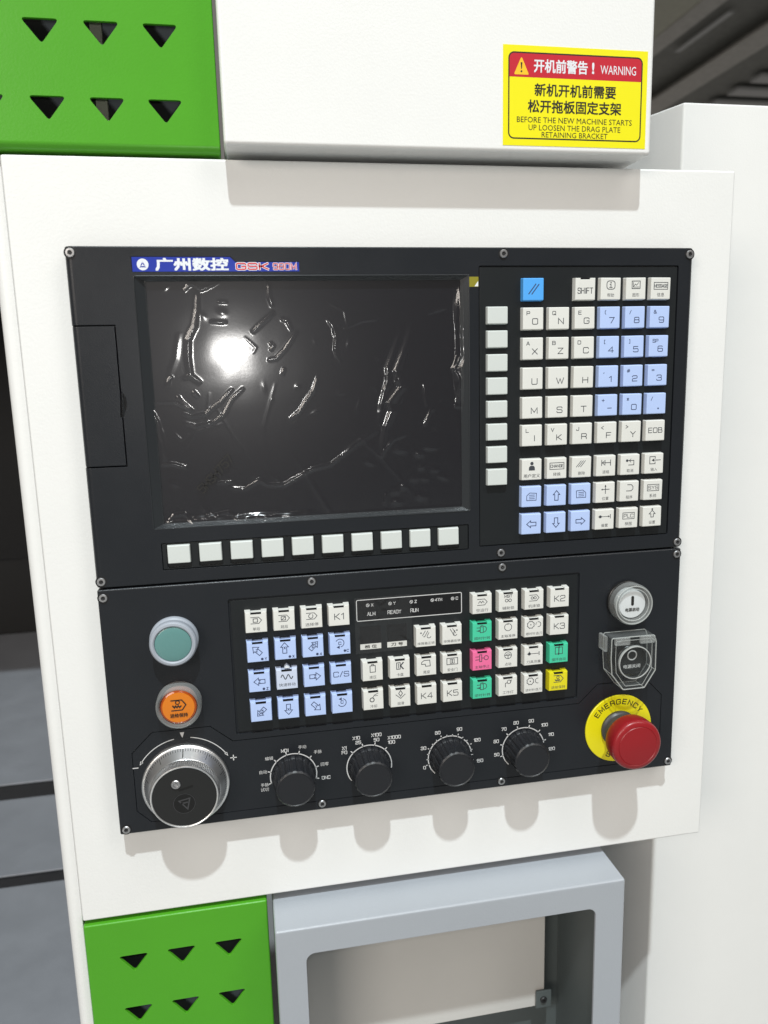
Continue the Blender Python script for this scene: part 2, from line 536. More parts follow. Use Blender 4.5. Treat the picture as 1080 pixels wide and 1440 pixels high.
_O = [(.12, 0), (.78, 0), (.9, .12), (.9, .88), (.78, 1), (.12, 1), (0, .88), (0, .12), (.12, 0)]
G = {
    'A': [[(0, 0), (.42, 1), (.5, 1), (.92, 0)], [(.16, .33), (.76, .33)]],
    'B': [[(0, 0), (0, 1), (.72, 1), (.82, .9), (.82, .62), (.74, .53), (0, .53)], [(.74, .53), (.9, .42), (.9, .1), (.8, 0), (0, 0)]],
    'C': [[(.9, .76), (.9, .88), (.78, 1), (.12, 1), (0, .88), (0, .12), (.12, 0), (.78, 0), (.9, .12), (.9, .24)]],
    'D': [[(0, 0), (0, 1), (.74, 1), (.9, .84), (.9, .16), (.74, 0), (0, 0)]],
    'E': [[(.84, 1), (0, 1), (0, 0), (.84, 0)], [(0, .52), (.74, .52)]],
    'F': [[(.84, 1), (0, 1), (0, 0)], [(0, .5), (.72, .5)]],
    'G': [[(.9, .78), (.9, .88), (.78, 1), (.12, 1), (0, .88), (0, .12), (.12, 0), (.78, 0), (.9, .12), (.9, .46), (.5, .46)]],
    'H': [[(0, 0), (0, 1)], [(.88, 0), (.88, 1)], [(0, .52), (.88, .52)]],
    'I': [[(.2, 0), (.2, 1)]],
    'J': [[(.74, 1), (.74, .12), (.62, 0), (.12, 0), (0, .12), (0, .3)]],
    'K': [[(0, 0), (0, 1)], [(.84, 1), (.2, .52), (0, .52)], [(.2, .52), (.88, 0)]],
    'L': [[(0, 1), (0, 0), (.78, 0)]],
    'M': [[(0, 0), (0, 1), (.5, .2), (1, 1), (1, 0)]],
    'N': [[(0, 0), (0, 1), (.88, 0), (.88, 1)]],
    'O': [_O],
    'P': [[(0, 0), (0, 1), (.76, 1), (.88, .88), (.88, .56), (.76, .44), (0, .44)]],
    'Q': [_O, [(.58, .26), (.96, -.08)]],
    'R': [[(0, 0), (0, 1), (.76, 1), (.88, .88), (.88, .58), (.76, .46), (0, .46)], [(.6, .46), (.76, .4), (.88, .26), (.88, 0)]],
    'S': [[(.86, .78), (.86, .9), (.76, 1), (.12, 1), (0, .88), (0, .64), (.12, .53), (.76, .49), (.88, .38), (.88, .12), (.76, 0), (.12, 0), (0, .12), (0, .24)]],
    'T': [[(0, 1), (.9, 1)], [(.45, 1), (.45, 0)]],
    'U': [[(0, 1), (0, .12), (.12, 0), (.76, 0), (.88, .12), (.88, 1)]],
    'V': [[(0, 1), (.45, 0), (.9, 1)]],
    'W': [[(0, 1), (.3, 0), (.6, .85), (.9, 0), (1.2, 1)]],
    'X': [[(0, 0), (.9, 1)], [(0, 1), (.9, 0)]],
    'Y': [[(0, 1), (.45, .5), (.9, 1)], [(.45, .5), (.45, 0)]],
    'Z': [[(0, 1), (.88, 1), (0, 0), (.88, 0)]],
    '0': [_O],
    '1': [[(.05, .78), (.4, 1), (.4, 0)]],
    '2': [[(0, .78), (0, .88), (.12, 1), (.74, 1), (.86, .88), (.86, .62), (.74, .52), (.12, .45), (0, .34), (0, 0), (.86, 0)]],
    '3': [[(.02, .8), (.02, .9), (.12, 1), (.74, 1), (.84, .9), (.84, .62), (.74, .53), (.3, .53)], [(.74, .53), (.88, .42), (.88, .12), (.76, 0), (.12, 0), (0, .12), (0, .22)]],
    '4': [[(.68, 0), (.68, 1), (0, .28), (.92, .28)]],
    '5': [[(.84, 1), (.04, 1), (.02, .56), (.74, .6), (.88, .48), (.88, .12), (.76, 0), (.12, 0), (0, .12)]],
    '6': [[(.82, .9), (.72, 1), (.12, 1), (0, .88), (0, .12), (.12, 0), (.76, 0), (.88, .12), (.88, .46), (.76, .57), (0, .57)]],
    '7': [[(0, 1), (.86, 1), (.3, 0)]],
    '8': [[(.14, .53), (.04, .62), (.04, .9), (.14, 1), (.74, 1), (.84, .9), (.84, .62), (.74, .53), (.14, .53), (0, .42), (0, .12), (.12, 0), (.76, 0), (.88, .12), (.88, .42), (.74, .53)]],
    '9': [[(.06, .1), (.16, 0), (.76, 0), (.88, .12), (.88, .88), (.76, 1), (.12, 1), (0, .88), (0, .54), (.12, .43), (.88, .43)]],
    '/': [[(0, -.05), (.5, 1.05)]], '-': [[(.05, .45), (.75, .45)]], '+': [[(.05, .45), (.85, .45)], [(.45, .05), (.45, .85)]],
    '.': [[(.1, 0), (.24, 0), (.24, .14), (.1, .14), (.1, 0)]], ',': [[(.2, .15), (.1, -.15)]],
    '#': [[(.2, 0), (.36, 1)], [(.56, 0), (.72, 1)], [(.02, .33), (.86, .33)], [(.06, .68), (.9, .68)]],
    '=': [[(.05, .33), (.8, .33)], [(.05, .66), (.8, .66)]],
    '&': [[(.9, 0), (.2, .7), (.2, .9), (.34, 1), (.56, .9), (.56, .7), (.06, .36), (.06, .1), (.2, 0), (.5, 0), (.85, .45)]],
    '(': [[(.35, 1.1), (.12, .8), (.12, .2), (.35, -.1)]], ')': [[(.05, 1.1), (.28, .8), (.28, .2), (.05, -.1)]],
    '[': [[(.35, 1.05), (.1, 1.05), (.1, -.05), (.35, -.05)]], ']': [[(.05, 1.05), (.3, 1.05), (.3, -.05), (.05, -.05)]],
    '<': [[(.75, .95), (.05, .5), (.75, .05)]], '>': [[(.05, .95), (.75, .5), (.05, .05)]],
    '*': [[(.1, .25), (.7, .85)], [(.1, .85), (.7, .25)], [(.4, .15), (.4, .95)]],
    ' ': [],
}


def gw(ch):
    pts = [p[0] for l in G[ch] for p in l]
    return (max(pts) if pts else 0.45)


def strokes(text, x, z, h, sx=1.0, gap=0.28, center=True, rot=0.0):
    """polylines of a text, height h, centred on (x, z)"""
    tot = sum(gw(c) for c in text) + gap * (len(text) - 1)
    cur = -tot / 2 if center else 0
    out = []
    ca, sa = math.cos(rot), math.sin(rot)
    for c in text:
        for l in G[c]:
            q = []
            for px, pz in l:
                u, v = (cur + px) * h * sx, (pz - 0.5) * h
                q.append((x + u * ca - v * sa, z + u * sa + v * ca))
            out.append(q)
        cur += gw(c) + gap
    return out


_TXT = {}


def glyphs(text, bold=0.0, spacing=1.0):
    """filled outlines of a text with the built-in typeface, as (verts, faces), centred"""
    k = (text, bold, spacing)
    if k not in _TXT:
        c = bpy.data.curves.new('txt', 'FONT')
        c.body = text
        c.size = 1.0
        c.resolution_u = 2
        c.offset = bold
        c.space_character = spacing
        o = bpy.data.objects.new('txt', c)
        COL.objects.link(o)
        dg = bpy.context.evaluated_depsgraph_get()
        me = bpy.data.meshes.new_from_object(o.evaluated_get(dg))
        vs = [tuple(v.co)[:2] for v in me.vertices]
        fs = [tuple(p.vertices) for p in me.polygons]
        bpy.data.objects.remove(o)
        bpy.data.meshes.remove(me)
        xs = [v[0] for v in vs]; zs = [v[1] for v in vs]
        cx, cz = (min(xs) + max(xs)) / 2, (min(zs) + max(zs)) / 2
        _TXT[k] = ([(a - cx, b - cz) for a, b in vs], fs, max(xs) - min(xs), max(zs) - min(zs))
    return _TXT[k]


class Ink(MB):
    """flat print: letters, lines and filled shapes at one height"""
    def __init__(s, h=0.05, w=0.5):
        super().__init__()
        s.h, s.w = h, w

    def s_(s, text, x, z, h, sx=1.0, w=None, gap=0.28, rot=0.0):
        for l in strokes(text, x, z, h, sx, gap, True, rot): s.ribbon(l, w or s.w, s.h)
        return s

    def c_(s, text, x, z, size, bold=0.012, sx=1.0, width=None, rot=0.0):
        vs, fs, w, hh = glyphs(text)
        k = size
        kx = (width / w) if width else size * sx
        ca, sa = math.cos(rot), math.sin(rot)
        sh = [(0, 0)] if bold < 0.01 else [(-bold, 0), (bold, 0)] if bold < 0.016 else [(-bold, -bold), (bold, -bold), (-bold, bold), (bold, bold)]
        for i, (da, db) in enumerate(sh):      # heavier strokes: the outline repeated a hair's breadth apart
            s.add([(x + (a + da) * kx * ca - (b + db) * k * sa, z + (a + da) * kx * sa + (b + db) * k * ca, s.h + 0.012 * i) for a, b in vs], fs)
        return s

    def l_(s, pts, closed=False, w=None, dx=0, dz=0):
        return s.ribbon([(a + dx, b + dz) for a, b in pts], w or s.w, s.h, closed)

    def circ(s, x, z, r, a0=0, a1=360, w=None, n=20):
        full = abs(a1 - a0) >= 359.9
        return s.ribbon(circle(r, n, x, z, a0, a1), w or s.w, s.h, full)

    def disc(s, x, z, r, n=16): return s.fill(circle(r, n, x, z), s.h)

    def poly(s, pts): return s.fill(pts, s.h)

    def arrow(s, ang, x, z, L=7.0, W=5.0, w=None):
        pts = [(-L / 2, W * .26), (L * .08, W * .26), (L * .08, W / 2), (L / 2, 0), (L * .08, -W / 2), (L * .08, -W * .26), (-L / 2, -W * .26)]
        a = math.radians(ang)
        return s.l_([(x + p * math.cos(a) - q * math.sin(a), z + p * math.sin(a) + q * math.cos(a)) for p, q in pts], True, w)


# ------------------------------------------------------------------ hall: floor, roof, machine beyond
fl = MB()
fl.box(-9000, 9000, -1330, -1300, -6000, 9000)
o = fl.build('floor', None, (0, 0, 0), floor_mat)
o['kind'] = 'structure'

cl = thing('hall_roof', 'dark workshop roof seen above the white cabinet in the top right corner', 'roof', (5500, 3000, -9000))
m = MB(); m.box(1500, 10500, 3120, 3140, -16000, -4500); m.build('roof_sheet', cl, (0, 0, 0), ceil_dark)
m = MB(); m.box(2000, 4230, 3000, 3030, -16000, -4500); m.build('roof_panel', cl, (0, 0, 0), ceil_olive)
m = MB(); m.box(4235, 4420, 2990, 3010, -16000, -4500); m.box(4420, 4440, 2990, 3118, -16000, -4500); m.build('roof_beam', cl, (0, 0, 0), ceil_beam)
m = MB(); m.box(5130, 5430, 2985, 3005, -16000, -4500); m.box(5270, 5285, 3005, 3118, -16000, -4500); m.build('roof_beam', cl, (0, 0, 0), ceil_beam)
for k in range(14):
    y = 7000 + k * 420
    m = MB(); m.box(6030, 9500, 3040, 3075, -(y + 210), -y); m.build('roof_slat', cl, (0, 0, 0), ceil_bright)
m = MB(); m.box(4700, 4760, 3060, 3075, -7400, -6500); m.build('roof_tube', cl, (0, 0, 0), ceil_bright)

wc = thing('telescopic_cover', 'stepped grey steel machine cover plates at lower left beyond the white panel', 'machine cover', (-600, -900, -900))
for k, (y0, y1, zt, t) in enumerate(((-200, 722, -900, 40), (722, 975, -882, 19), (975, 1935, -852, 30))):
    link('cover_plate', bevel_box(-2200, -10, zt - t, zt, -y1, -y0, 1.5, 2, material=cover_steel), wc, (0, 0, 0))
    if k:
        m = MB(); m.box(-2199, -11, zt - t + 0.5, zt - 2.2, -y0 - 1, -y0 + 6); m.build('shaded_lip', wc, (0, 0, 0), cover_edge)  # black strip stands for the step's shaded front face
mc = thing('machine_body', 'dark machine body standing behind the steel cover plates at left', 'machine', (-600, -900, -2500))
m = MB(); m.box(-3000, -20, -900, -616, -2300, -1940); m.build('lower_dark_block', mc, (0, 0, 0), machine_black)  # solid block; the opening's darkness is put into its black colour
m = MB(); m.box(-3000, -20, -613, 900, -2300, -1925); m.build('upper_housing', mc, (0, 0, 0), machine_dark)
m = MB(); m.box(-3000, -20, 260, 320, -1920, -800); m.build('unseen_light_block', mc, (0, 0, 0), machine_dark)  # unseen slab added to keep lamp light off the far plates

# ------------------------------------------------------------------ white cabinet to the right
w_ = thing('tall_cabinet', 'plain white tall cabinet wall filling the right edge behind the control plate', 'cabinet', (473, -1300, -110))
bm = bmesh.new()          # left flank is slanted to catch more of the lamps' light
_pl = [(473, 110), (1500, 110), (1500, 700), (433, 700), (433, 225)]
_vb = [bm.verts.new((a * MM, b * MM, -1.3)) for a, b in _pl]
_vt = [bm.verts.new((a * MM, b * MM, 0.1315)) for a, b in _pl]
bm.faces.new(_vb); bm.faces.new(_vt)
for i in range(5):
    j = (i + 1) % 5
    bm.faces.new((_vb[i], _vb[j], _vt[j], _vt[i]))
bmesh.ops.recalc_face_normals(bm, faces=bm.faces[:])
bmesh.ops.bevel(bm, geom=bm.edges[:], offset=2 * MM, segments=3, profile=0.5, affect='EDGES')
me = bpy.data.meshes.new('cabinet'); bm.to_mesh(me); bm.free()
me.materials.append(white_paint)
link('cabinet_panel', finish(me, 25), w_, (0, 0, 0))

# ------------------------------------------------------------------ control plate and its enclosure
pl = thing('control_plate', 'large white mounting plate carrying both black panels', 'mounting plate', (200, -465, -12))
link('face_sheet', bevel_box(-33.5, 456.5, -465.5, 54.5, -24, -12, 1.6, 3, material=white_paint), pl, (0, 0, 0))
link('enclosure', bevel_box(-30, 430, -464, 53, -75, -24.2, 1.0, 2, material=white_paint), pl, (0, 0, 0))
sc_ = thing('side_column', 'narrow white column running down the left side of the control plate', 'column', (-40, -1300, -16))
link('column_sheet', bevel_box(-45.5, -34.5, -1300, 56, -330, -17, 0.8, 3, {'L': (7, 6)}, material=white_paint), sc_, (0, 0, 0))

# upper housing
ub = thing('overhead_housing', 'white overhead housing with the yellow warning sticker', 'machine housing', (240, 58, 6))
link('housing_shell', bevel_box(99.3, 380.5, 58.2, 420, -330, 6, 2.6, 4, material=white_paint), ub, (0, 0, 0))


# perforated green covers
def tri_hole(cx, zt, w=17.8, d=12.2, h0=-40, h1=30):
    m = MB()
    m.prism(round_poly([(cx - w / 2 - 2, zt), (cx, zt - d - 1.6), (cx + w / 2 + 2, zt)], 1.5), h0, h1)
    return m.mesh('cut', 0)


def multi_tri(holes):
    m = MB()
    for cx, zt in holes:
        m.prism(round_poly([(cx - 10.9, zt), (cx, zt - 13.6), (cx + 10.9, zt)], 1.5), -40, 30)
    return m.mesh('cut', 0)


def box_mesh(x0, x1, z0, z1, h0, h1):
    m = MB(); m.box(x0, x1, z0, z1, h0, h1)
    return m.mesh('cut', 0)


gu = thing('perforated_cover', 'upper green cover with triangular vent holes beside the white housing', 'vent cover', (30, 57, -11), 'green perforated covers')
me = bevel_box(-48, 97.0, 57.0, 300, -40, -10.5, 1.0, 3, {'B': (5.0, 6)}, material=green_paint)
upper_holes = [(x, z) for z in (129.6, 87.3, 172.0, 214.5) for x in (-37.5, -3.0, 31.2, 65.2)]
link('cover_sheet', carve(me, [box_mesh(-46, 95, 64, 298, -60, -13.0), multi_tri(upper_holes)], 0.35), gu, (0, 0, 0))
m = MB(); m.box(-46, 95, 57.5, 299, -60, -50); m.build('dark_backing', gu, (0, 0, 0), dark_inner)  # dark sheet added so the vent holes look shaded inside
m = MB(); m.box(20, 27, 64, 299, -49, -44); m.build('inner_rail', gu, (0, 0, 0), ceil_olive)

gl = thing('perforated_cover', 'lower green cover with triangular vent holes beside the grey frame', 'vent cover', (32, -700, -12), 'green perforated covers')
me = bevel_box(-33.5, 98.2, -800, -468.8, -40, -11.0, 1.6, 3, material=green_paint)
low_holes = [(x, z) for z in (-497.6, -541.2, -585, -628.5) for x in (-0.6, 33.6, 68.0)]
link('cover_sheet', carve(me, [box_mesh(-31.5, 96, -798, -475, -60, -13.5), multi_tri(low_holes)], 0.35), gl, (0, 0, 0))
m = MB(); m.box(-33, 98, -800, -466.5, -60, -46); m.build('dark_backing', gl, (0, 0, 0), inner_gray)  # sheet added behind the holes to keep them dark

# grey framed box below
gf = thing('framed_box', 'pale grey framed box with a rounded opening under the control plate', 'equipment box', (237, -800, 20))
me = bevel_box(102.3, 373.2, -800, -472.5, -70, 20, 2.2, 3, material=gray_paint)
cut = MB(); cut.prism(rrect(124, 349, -760, -494.3, 6.5, 6), -62, 40)
c2 = MB(); c2.prism(rrect(116, 358, -770, -484, 2, 2), -62, 17.2)
link('frame_shell', carve(me, [cut.mesh('cut', 0), c2.mesh('cut', 0)], 0.6), gf, (0, 0, 0))
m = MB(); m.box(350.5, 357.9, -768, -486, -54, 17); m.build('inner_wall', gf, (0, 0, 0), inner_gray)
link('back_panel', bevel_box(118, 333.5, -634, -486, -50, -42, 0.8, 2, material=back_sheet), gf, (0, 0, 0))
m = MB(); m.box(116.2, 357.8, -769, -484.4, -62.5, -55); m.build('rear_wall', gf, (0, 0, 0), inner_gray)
tb = link('screw_tab', bevel_box(324.5, 339, -634, -617, -41.5, -38.5, 1.2, 2, material=inner_gray), gf, (0, 0, 0))
m = MB(); m.lathe([(3.0, 0), (3.0, 1.0), (2.4, 1.8), (1.2, 1.8), (1.2, 0.6)], n=20); m.build('screw', tb, (331.2, -625, -38.5), dark_steel)

# ------------------------------------------------------------------ warning sticker
ST = thing('warning_sticker', 'yellow warning sticker with a red heading on the white overhead housing', 'warning sticker', (326, 92, 6.02))
slope = -0.018


def stk(x, z): return x, z


m = MB().use(sticker_yellow); m.box(276.4, 375.9, 62.2, 121.9, 6.03, 6.22); m.build('sticker_base', ST, (0, 0, 0))
ik = Ink(6.26, 0.85).use(ink_black); ik.l_(rrect(280.3, 372.0, 66.6, 117.6, 3.4, 5), True); ik.build('border_line', ST, (0, 0, 0), smooth=0)
hp = [p for p in rrect(280.7, 371.6, 67.0, 117.2, 3.0, 5) if p[1] > 110] + [(280.7, 103.2), (371.6, 103.2)]
ik = Ink(6.24).use(ink_red); ik.poly(hp); ik.build('heading_band', ST, (0, 0, 0), smooth=0)
ik = Ink(6.30).use(tri_orange); ik.poly(round_poly([(283.6, 104.6), (293.8, 104.6), (288.7, 115.4)], 0.7))
ik.build('warning_triangle', ST, (0, 0, 0), smooth=0)
ik = Ink(6.33, 0.9).use(ink_black); ik.poly([(288.1, 111.8), (289.3, 111.8), (289.0, 107.9), (288.4, 107.9)]); ik.disc(288.7, 106.5, 0.65, 10); ik.build('exclamation_mark', ST, (0, 0, 0), smooth=0)
ik = Ink(6.30).use(logo_white)
ik.c_('开机前警告', 315.5, 110.2, 8.3, 0.022, width=36.5); ik.c_('!', 337.6, 110.2, 9.0, 0.03); ik.c_('WARNING', 355.2, 109.6, 7.6, 0.006, width=25.0)
ik.build('heading_text', ST, (0, 0, 0), smooth=0)
ik = Ink(6.30).use(ink_black)
ik.c_('新机开机前需要', 325.8, 96.0, 8.0, 0.018, width=56.0); ik.c_('松开拖板固定支架', 325.6, 86.2, 8.2, 0.018, width=64.5)
ik.c_('BEFORE THE NEW MACHINE STARTS', 325.8, 78.0, 4.9, 0.004, width=80.0)
ik.c_('UP LOOSEN THE DRAG PLATE', 325.8, 73.4, 4.9, 0.004, width=64.0)
ik.c_('RETAINING BRACKET', 325.8, 69.2, 4.7, 0.004, width=46.0)
ik.build('body_text', ST, (0, 0, 0), smooth=0)

# ------------------------------------------------------------------ screws
_m = MB().use(steel)
_m.lathe([(2.75, -0.4), (2.75, 0.75), (2.45, 1.15), (1.45, 1.2), (1.35, 0.4)], n=28)
SCREW = _m.mesh('screw')
_m = MB().use(pit_black)
_m.lathe([(3.75, 0.02), (3.75, 0.16), (2.85, 0.16), (2.85, 0.05)], n=28, cap=False)
RECESS = _m.mesh('counterbore')
_m = MB().use(dark_steel)
_m.prism(circle(1.34, 6), 0.3, 0.62)
SOCKET = _m.mesh('hex_socket', 0)


def screw(parent, x, z, h=0.0):
    s = link('screw', SCREW, parent, (x, z, h))
    s.rotation_euler = (0, random.uniform(0, 6.28), 0)
    link('hex_socket', SOCKET, s, (x, z, h))
    link('counterbore', RECESS, s, (x, z, h))


# ------------------------------------------------------------------ key shapes
def key_mesh(w, d, hgt, r=0.55, notch=None, material=None, draft=0.35):
    if notch is None:
        bm = bmesh.new()
        bmesh.ops.create_cube(bm, size=1.0)
        for v in bm.verts:
            top = v.co.y < 0
            k = 0 if top else draft
            v.co = Vector((math.copysign(w / 2 + k, v.co.x) * MM, (-hgt if top else 0) * MM, math.copysign(d / 2 + k, v.co.z) * MM))
        es = [e for e in bm.edges if not all(abs(v.co.y) < 1e-9 for v in e.verts)]
        bmesh.ops.bevel(bm, geom=es, offset=r * MM, segments=3, profile=0.5, affect='EDGES')
        bmesh.ops.recalc_face_normals(bm, faces=bm.faces[:])
        me = bpy.data.meshes.new('key')
        bm.to_mesh(me); bm.free()
        me.materials.append(material)
        return finish(me)
    nw, nd = notch
    c = r
    out = [(-w / 2, -d / 2), (w / 2, -d / 2), (w / 2, d / 2), (nw / 2, d / 2), (nw / 2, d / 2 - nd), (-nw / 2, d / 2 - nd), (-nw / 2, d / 2), (-w / 2, d / 2)]

    def inset(e): return [(-w / 2 + e, -d / 2 + e), (w / 2 - e, -d / 2 + e), (w / 2 - e, d / 2 - e), (nw / 2 + e * .6, d / 2 - e), (nw / 2 + e * .6, d / 2 - nd - e * .6), (-nw / 2 - e * .6, d / 2 - nd - e * .6), (-nw / 2 - e * .6, d / 2 - e), (-w / 2 + e, d / 2 - e)]
    mb = MB().use(material)
    n = 8
    rings = [(inset(-draft), 0), (inset(0), hgt - c), (inset(c * .3), hgt - c * .3), (inset(c), hgt)]
    vs = [(x, z, h) for ring, h in rings for x, z in ring]
    fs = []
    for i in range(len(rings) - 1):
        for k in range(n):
            k2 = (k + 1) % n
            fs.append((i * n + k, i * n + k2, (i + 1) * n + k2, (i + 1) * n + k))
    b = (len(rings) - 1) * n
    fs += [(b, b + 1, b + 4, b + 5), (b + 1, b + 2, b + 3, b + 4), (b, b + 5, b + 6, b + 7)]
    mb.add(vs, fs)
    return mb.mesh('key', 30)


_KM = {}


def key(parent, name, x, z, shape, material, label=None, base=0.0):
    k = (shape, material.name)
    if k not in _KM:
        w, d, h, notch = shape
        _KM[k] = key_mesh(w, d, h, notch=notch, material=material)
    o = link(name, _KM[k], parent, (x, z, base))
    if label: o['label'] = label
    o.rotation_euler = (random.uniform(-.008, .008), random.uniform(-.007, .007), random.uniform(-.008, .008))
    return o


# ------------------------------------------------------------------ upper panel
UP = thing('operator_panel', 'black operator panel with screen and letter keypad, above the button panel', 'control panel', (210, -215, -12))
me = bevel_box(0, 420, -215.1, 0, -12.3, 0, 0.9, 3, {'L': (4.5, 6), 'R': (4.5, 6)}, material=panel_black)
cuts = []
c = MB()
sx0, sx1, sz0, sz1 = 39.6, 254.9, -177.9, -17.9
ix0, ix1, iz0, iz1 = 46.4, 250.4, -175.4, -20.4
k = 4.0
c.prism([(sx0 - (ix0 - sx0) / k, sz0 - (iz0 - sz0) / k), (sx1 + (sx1 - ix1) / k, sz0 - (iz0 - sz0) / k), (sx1 + (sx1 - ix1) / k, sz1 + (sz1 - iz1) / k), (sx0 - (ix0 - sx0) / k, sz1 + (sz1 - iz1) / k)], -4.0, 1.0,
        [(ix0, iz0), (ix1, iz0), (ix1, iz1), (ix0, iz1)])
cuts.append(c.mesh('cut', 0))
c = MB()
c.prism(rrect(262.0, 408.2, -204.7, -11.9, 1.2), -2.2, 3)            # keypad pocket
c.prism(rrect(43.3, 254.0, -206.0, -187.7, 0.8), -2.2, 3)            # soft key pocket
c.prism([(39.0, -15.5), (142.4, -15.5), (142.4, -9.2), (102.2, -9.2), (99.0, -6.1), (39.0, -6.1)], -0.5, 3)   # logo pocket
finger = [(26.4, -88.0), (27.6, -89.2), (29.0, -92.5), (29.2, -96.0), (28.6, -99.5), (27.4, -102.6), (26.4, -104.5)]
c.prism([(-3, -135.9), (26.4, -135.9)] + finger[::-1] + [(26.4, -47.0), (-3, -47.0)], -6, 3)
cuts.append(c.mesh('cut', 0))
link('panel_body', carve(me, cuts, 0.35), UP, (0, 0, 0))
# interface door: same rounding as the body, slightly lower, finger cut left open
me = bevel_box(0.15, 25.7, -135.1, -47.8, -5.9, -0.30, 0.45, 2, {'L': (4.3, 6)}, material=panel_black)
c = MB(); c.prism([(24.6, -104), (25.0, -99), (25.4, -93.5), (26.0, -88.5), (30, -88), (30, -105), (26.2, -104.8)], -8, 4)
link('interface_door', carve(me, [c.mesh('cut', 0)], 0.25), UP, (0, 0, 0))
link('keypad_membrane', bevel_box(262.6, 407.6, -204.1, -12.5, -2.2, -0.7, 0.35, 2, material=panel_insert), UP, (0, 0, 0))
me = bevel_box(43.7, 253.6, -205.6, -188.1, -2.2, -0.6, 0.3, 2, material=panel_insert)
SOFTX = [54.35 + i * 20.52 for i in range(10)]
c = MB()
for x in SOFTX: c.box(x - 7.9, x + 7.9, -204.6, -188.9, -1.9, 2)
link('softkey_strip', carve(me, [c.mesh('cut', 0)], 0.2), UP, (0, 0, 0))
m = MB(); m.box(ix0 + .1, ix1 - .1, iz0 + .1, iz1 - .1, -5.0, -3.92); m.build('display_screen', UP, (0, 0, 0), lcd_mat)

bz = MB().use(bezel_black)
o_, i_ = [(39.9, -177.6), (254.6, -177.6), (254.6, -18.2), (39.9, -18.2)], [(46.0, -175.1), (250.0, -175.1), (250.0, -20.7), (46.0, -20.7)]
e_ = 0.35
bz.add([(x, z, -0.1) for x, z in o_] + [(x, z, -3.35) for x, z in i_] + [(x, z, -3.9) for x, z in i_], [f for a in range(4) for f in ((a, (a + 1) % 4, 4 + (a + 1) % 4, 4 + a), (4 + a, 4 + (a + 1) % 4, 8 + (a + 1) % 4, 8 + a))])
bz.tube([(x, z, 0.02) for x, z in rrect(39.5, 255.0, -178.0, -17.8, 1.0, 4)], 0.38)
bz.tube([(x, z, -3.3) for x, z in rrect(45.8, 250.2, -175.3, -20.5, 0.6, 3)], 0.25)
bz.build('screen_bezel', UP, (0, 0, 0), smooth=30)

# maker's plate
lg = MB().use(logo_blue)
lg.prism([(39.3, -15.2), (142.1, -15.2), (142.1, -9.5), (102.0, -9.5), (98.8, -6.4), (39.3, -6.4)], -0.5, -0.2)
lgo = lg.build('maker_plate', UP, (0, 0, 0), smooth=0)
ik = Ink(-0.15, 0.6).use(logo_white)
ik.fill(circle(3.5, 28, 45.6, -10.9), -0.15)
ik.c_('广州数控', 75.4, -10.9, 7.8, 0.035, width=44.0)
for l in strokes('GSK', 112.6, -12.1, 3.6, 1.75, 0.24): ik.ribbon(l, 1.5, -0.15)
for l in strokes('980M', 133.0, -12.2, 3.7, 0.85, 0.32): ik.ribbon(l, 1.05, -0.15)
ik.build('plate_lettering', lgo, (0, 0, 0), smooth=0)
ik = Ink(-0.11, 0.7).use(logo_blue)
ik.poly([(43.6, -12.6), (47.6, -12.6), (45.6, -9.0)])
ik.build('plate_emblem', lgo, (0, 0, 0), smooth=0)
ik = Ink(-0.08, 0.6).use(logo_white)
ik.poly([(44.75, -11.9), (46.45, -11.9), (45.6, -10.4)])
for a in (90, 210, 330):
    ik.l_([(45.6 + 1.0 * math.cos(math.radians(a)), -11.1 + 1.0 * math.sin(math.radians(a))), (45.6 + 2.4 * math.cos(math.radians(a)), -11.1 + 2.4 * math.sin(math.radians(a)))], w=0.3)
ik.build('plate_emblem', lgo, (0, 0, 0), smooth=0)
ik = Ink(-0.10, 0.75).use(logo_red)
for l in strokes('GSK', 112.6, -12.1, 3.6, 1.75, 0.24): ik.ribbon(l, 0.8, -0.10)
for l in strokes('980M', 133.0, -12.2, 3.7, 0.85, 0.32): ik.ribbon(l, 0.55, -0.10)
ik.build('plate_red_lettering', lgo, (0, 0, 0), smooth=0)

for x, z in ((3.7, -4.0), (279.2, -4.2), (416.0, -4.4), (3.7, -210.8), (277.9, -210.0), (416.2, -211.2)): screw(UP, x, z, -0.1)

# soft keys
SOFTH = (14.3, 11.9, 2.6, None)
for x in SOFTX: key(UP, 'soft_key', x, -195.4, SOFTH, key_gray, base=-1.0)
SOFTV = (14.2, 11.2, 3.4, None)
for i in range(8): key(UP, 'soft_key', 274.4, -44.4 - i * 15.77, SOFTV, key_gray, base=-0.7)

KX = [299.3 + 18.72 * i for i in range(6)]
KZ = [-27.7, -47.0, -67.0, -87.2, -107.3, -126.6, -150.5, -169.9, -189.7]
K15 = (14.6, 14.6, 4.4, None)
K15N = (14.6, 14.6, 4.4, (7.0, 1.0))
TOP = 3.7


def two(a, b):
    def f(k):
        k.s_(b, 1.3, -1.9, 3.7, 1.12)
        if a: k.s_(a, -3.6, 3.5, 2.3, 1.05, 0.42)
    return f


def one(b, x=1.3, z=-2.0): return lambda k: k.s_(b, x, z, 3.9, 1.12)


def boxed(word, cjk, bw=10.4, hh=2.0, sx=0.62):
    def f(k):
        k.l_([(-bw / 2, 4.0), (bw / 2, 4.0), (bw / 2, -0.6), (-bw / 2, -0.6)], True, 0.45)
        k.s_(word, 0, 1.7, hh, sx, 0.36, 0.3)
        k.c_(cjk, 0, -4.2, 2.9, 0.006)
    return f


def cj(k, t, z=-4.3, size=2.7): k.c_(t, 0, z, size, 0.006)


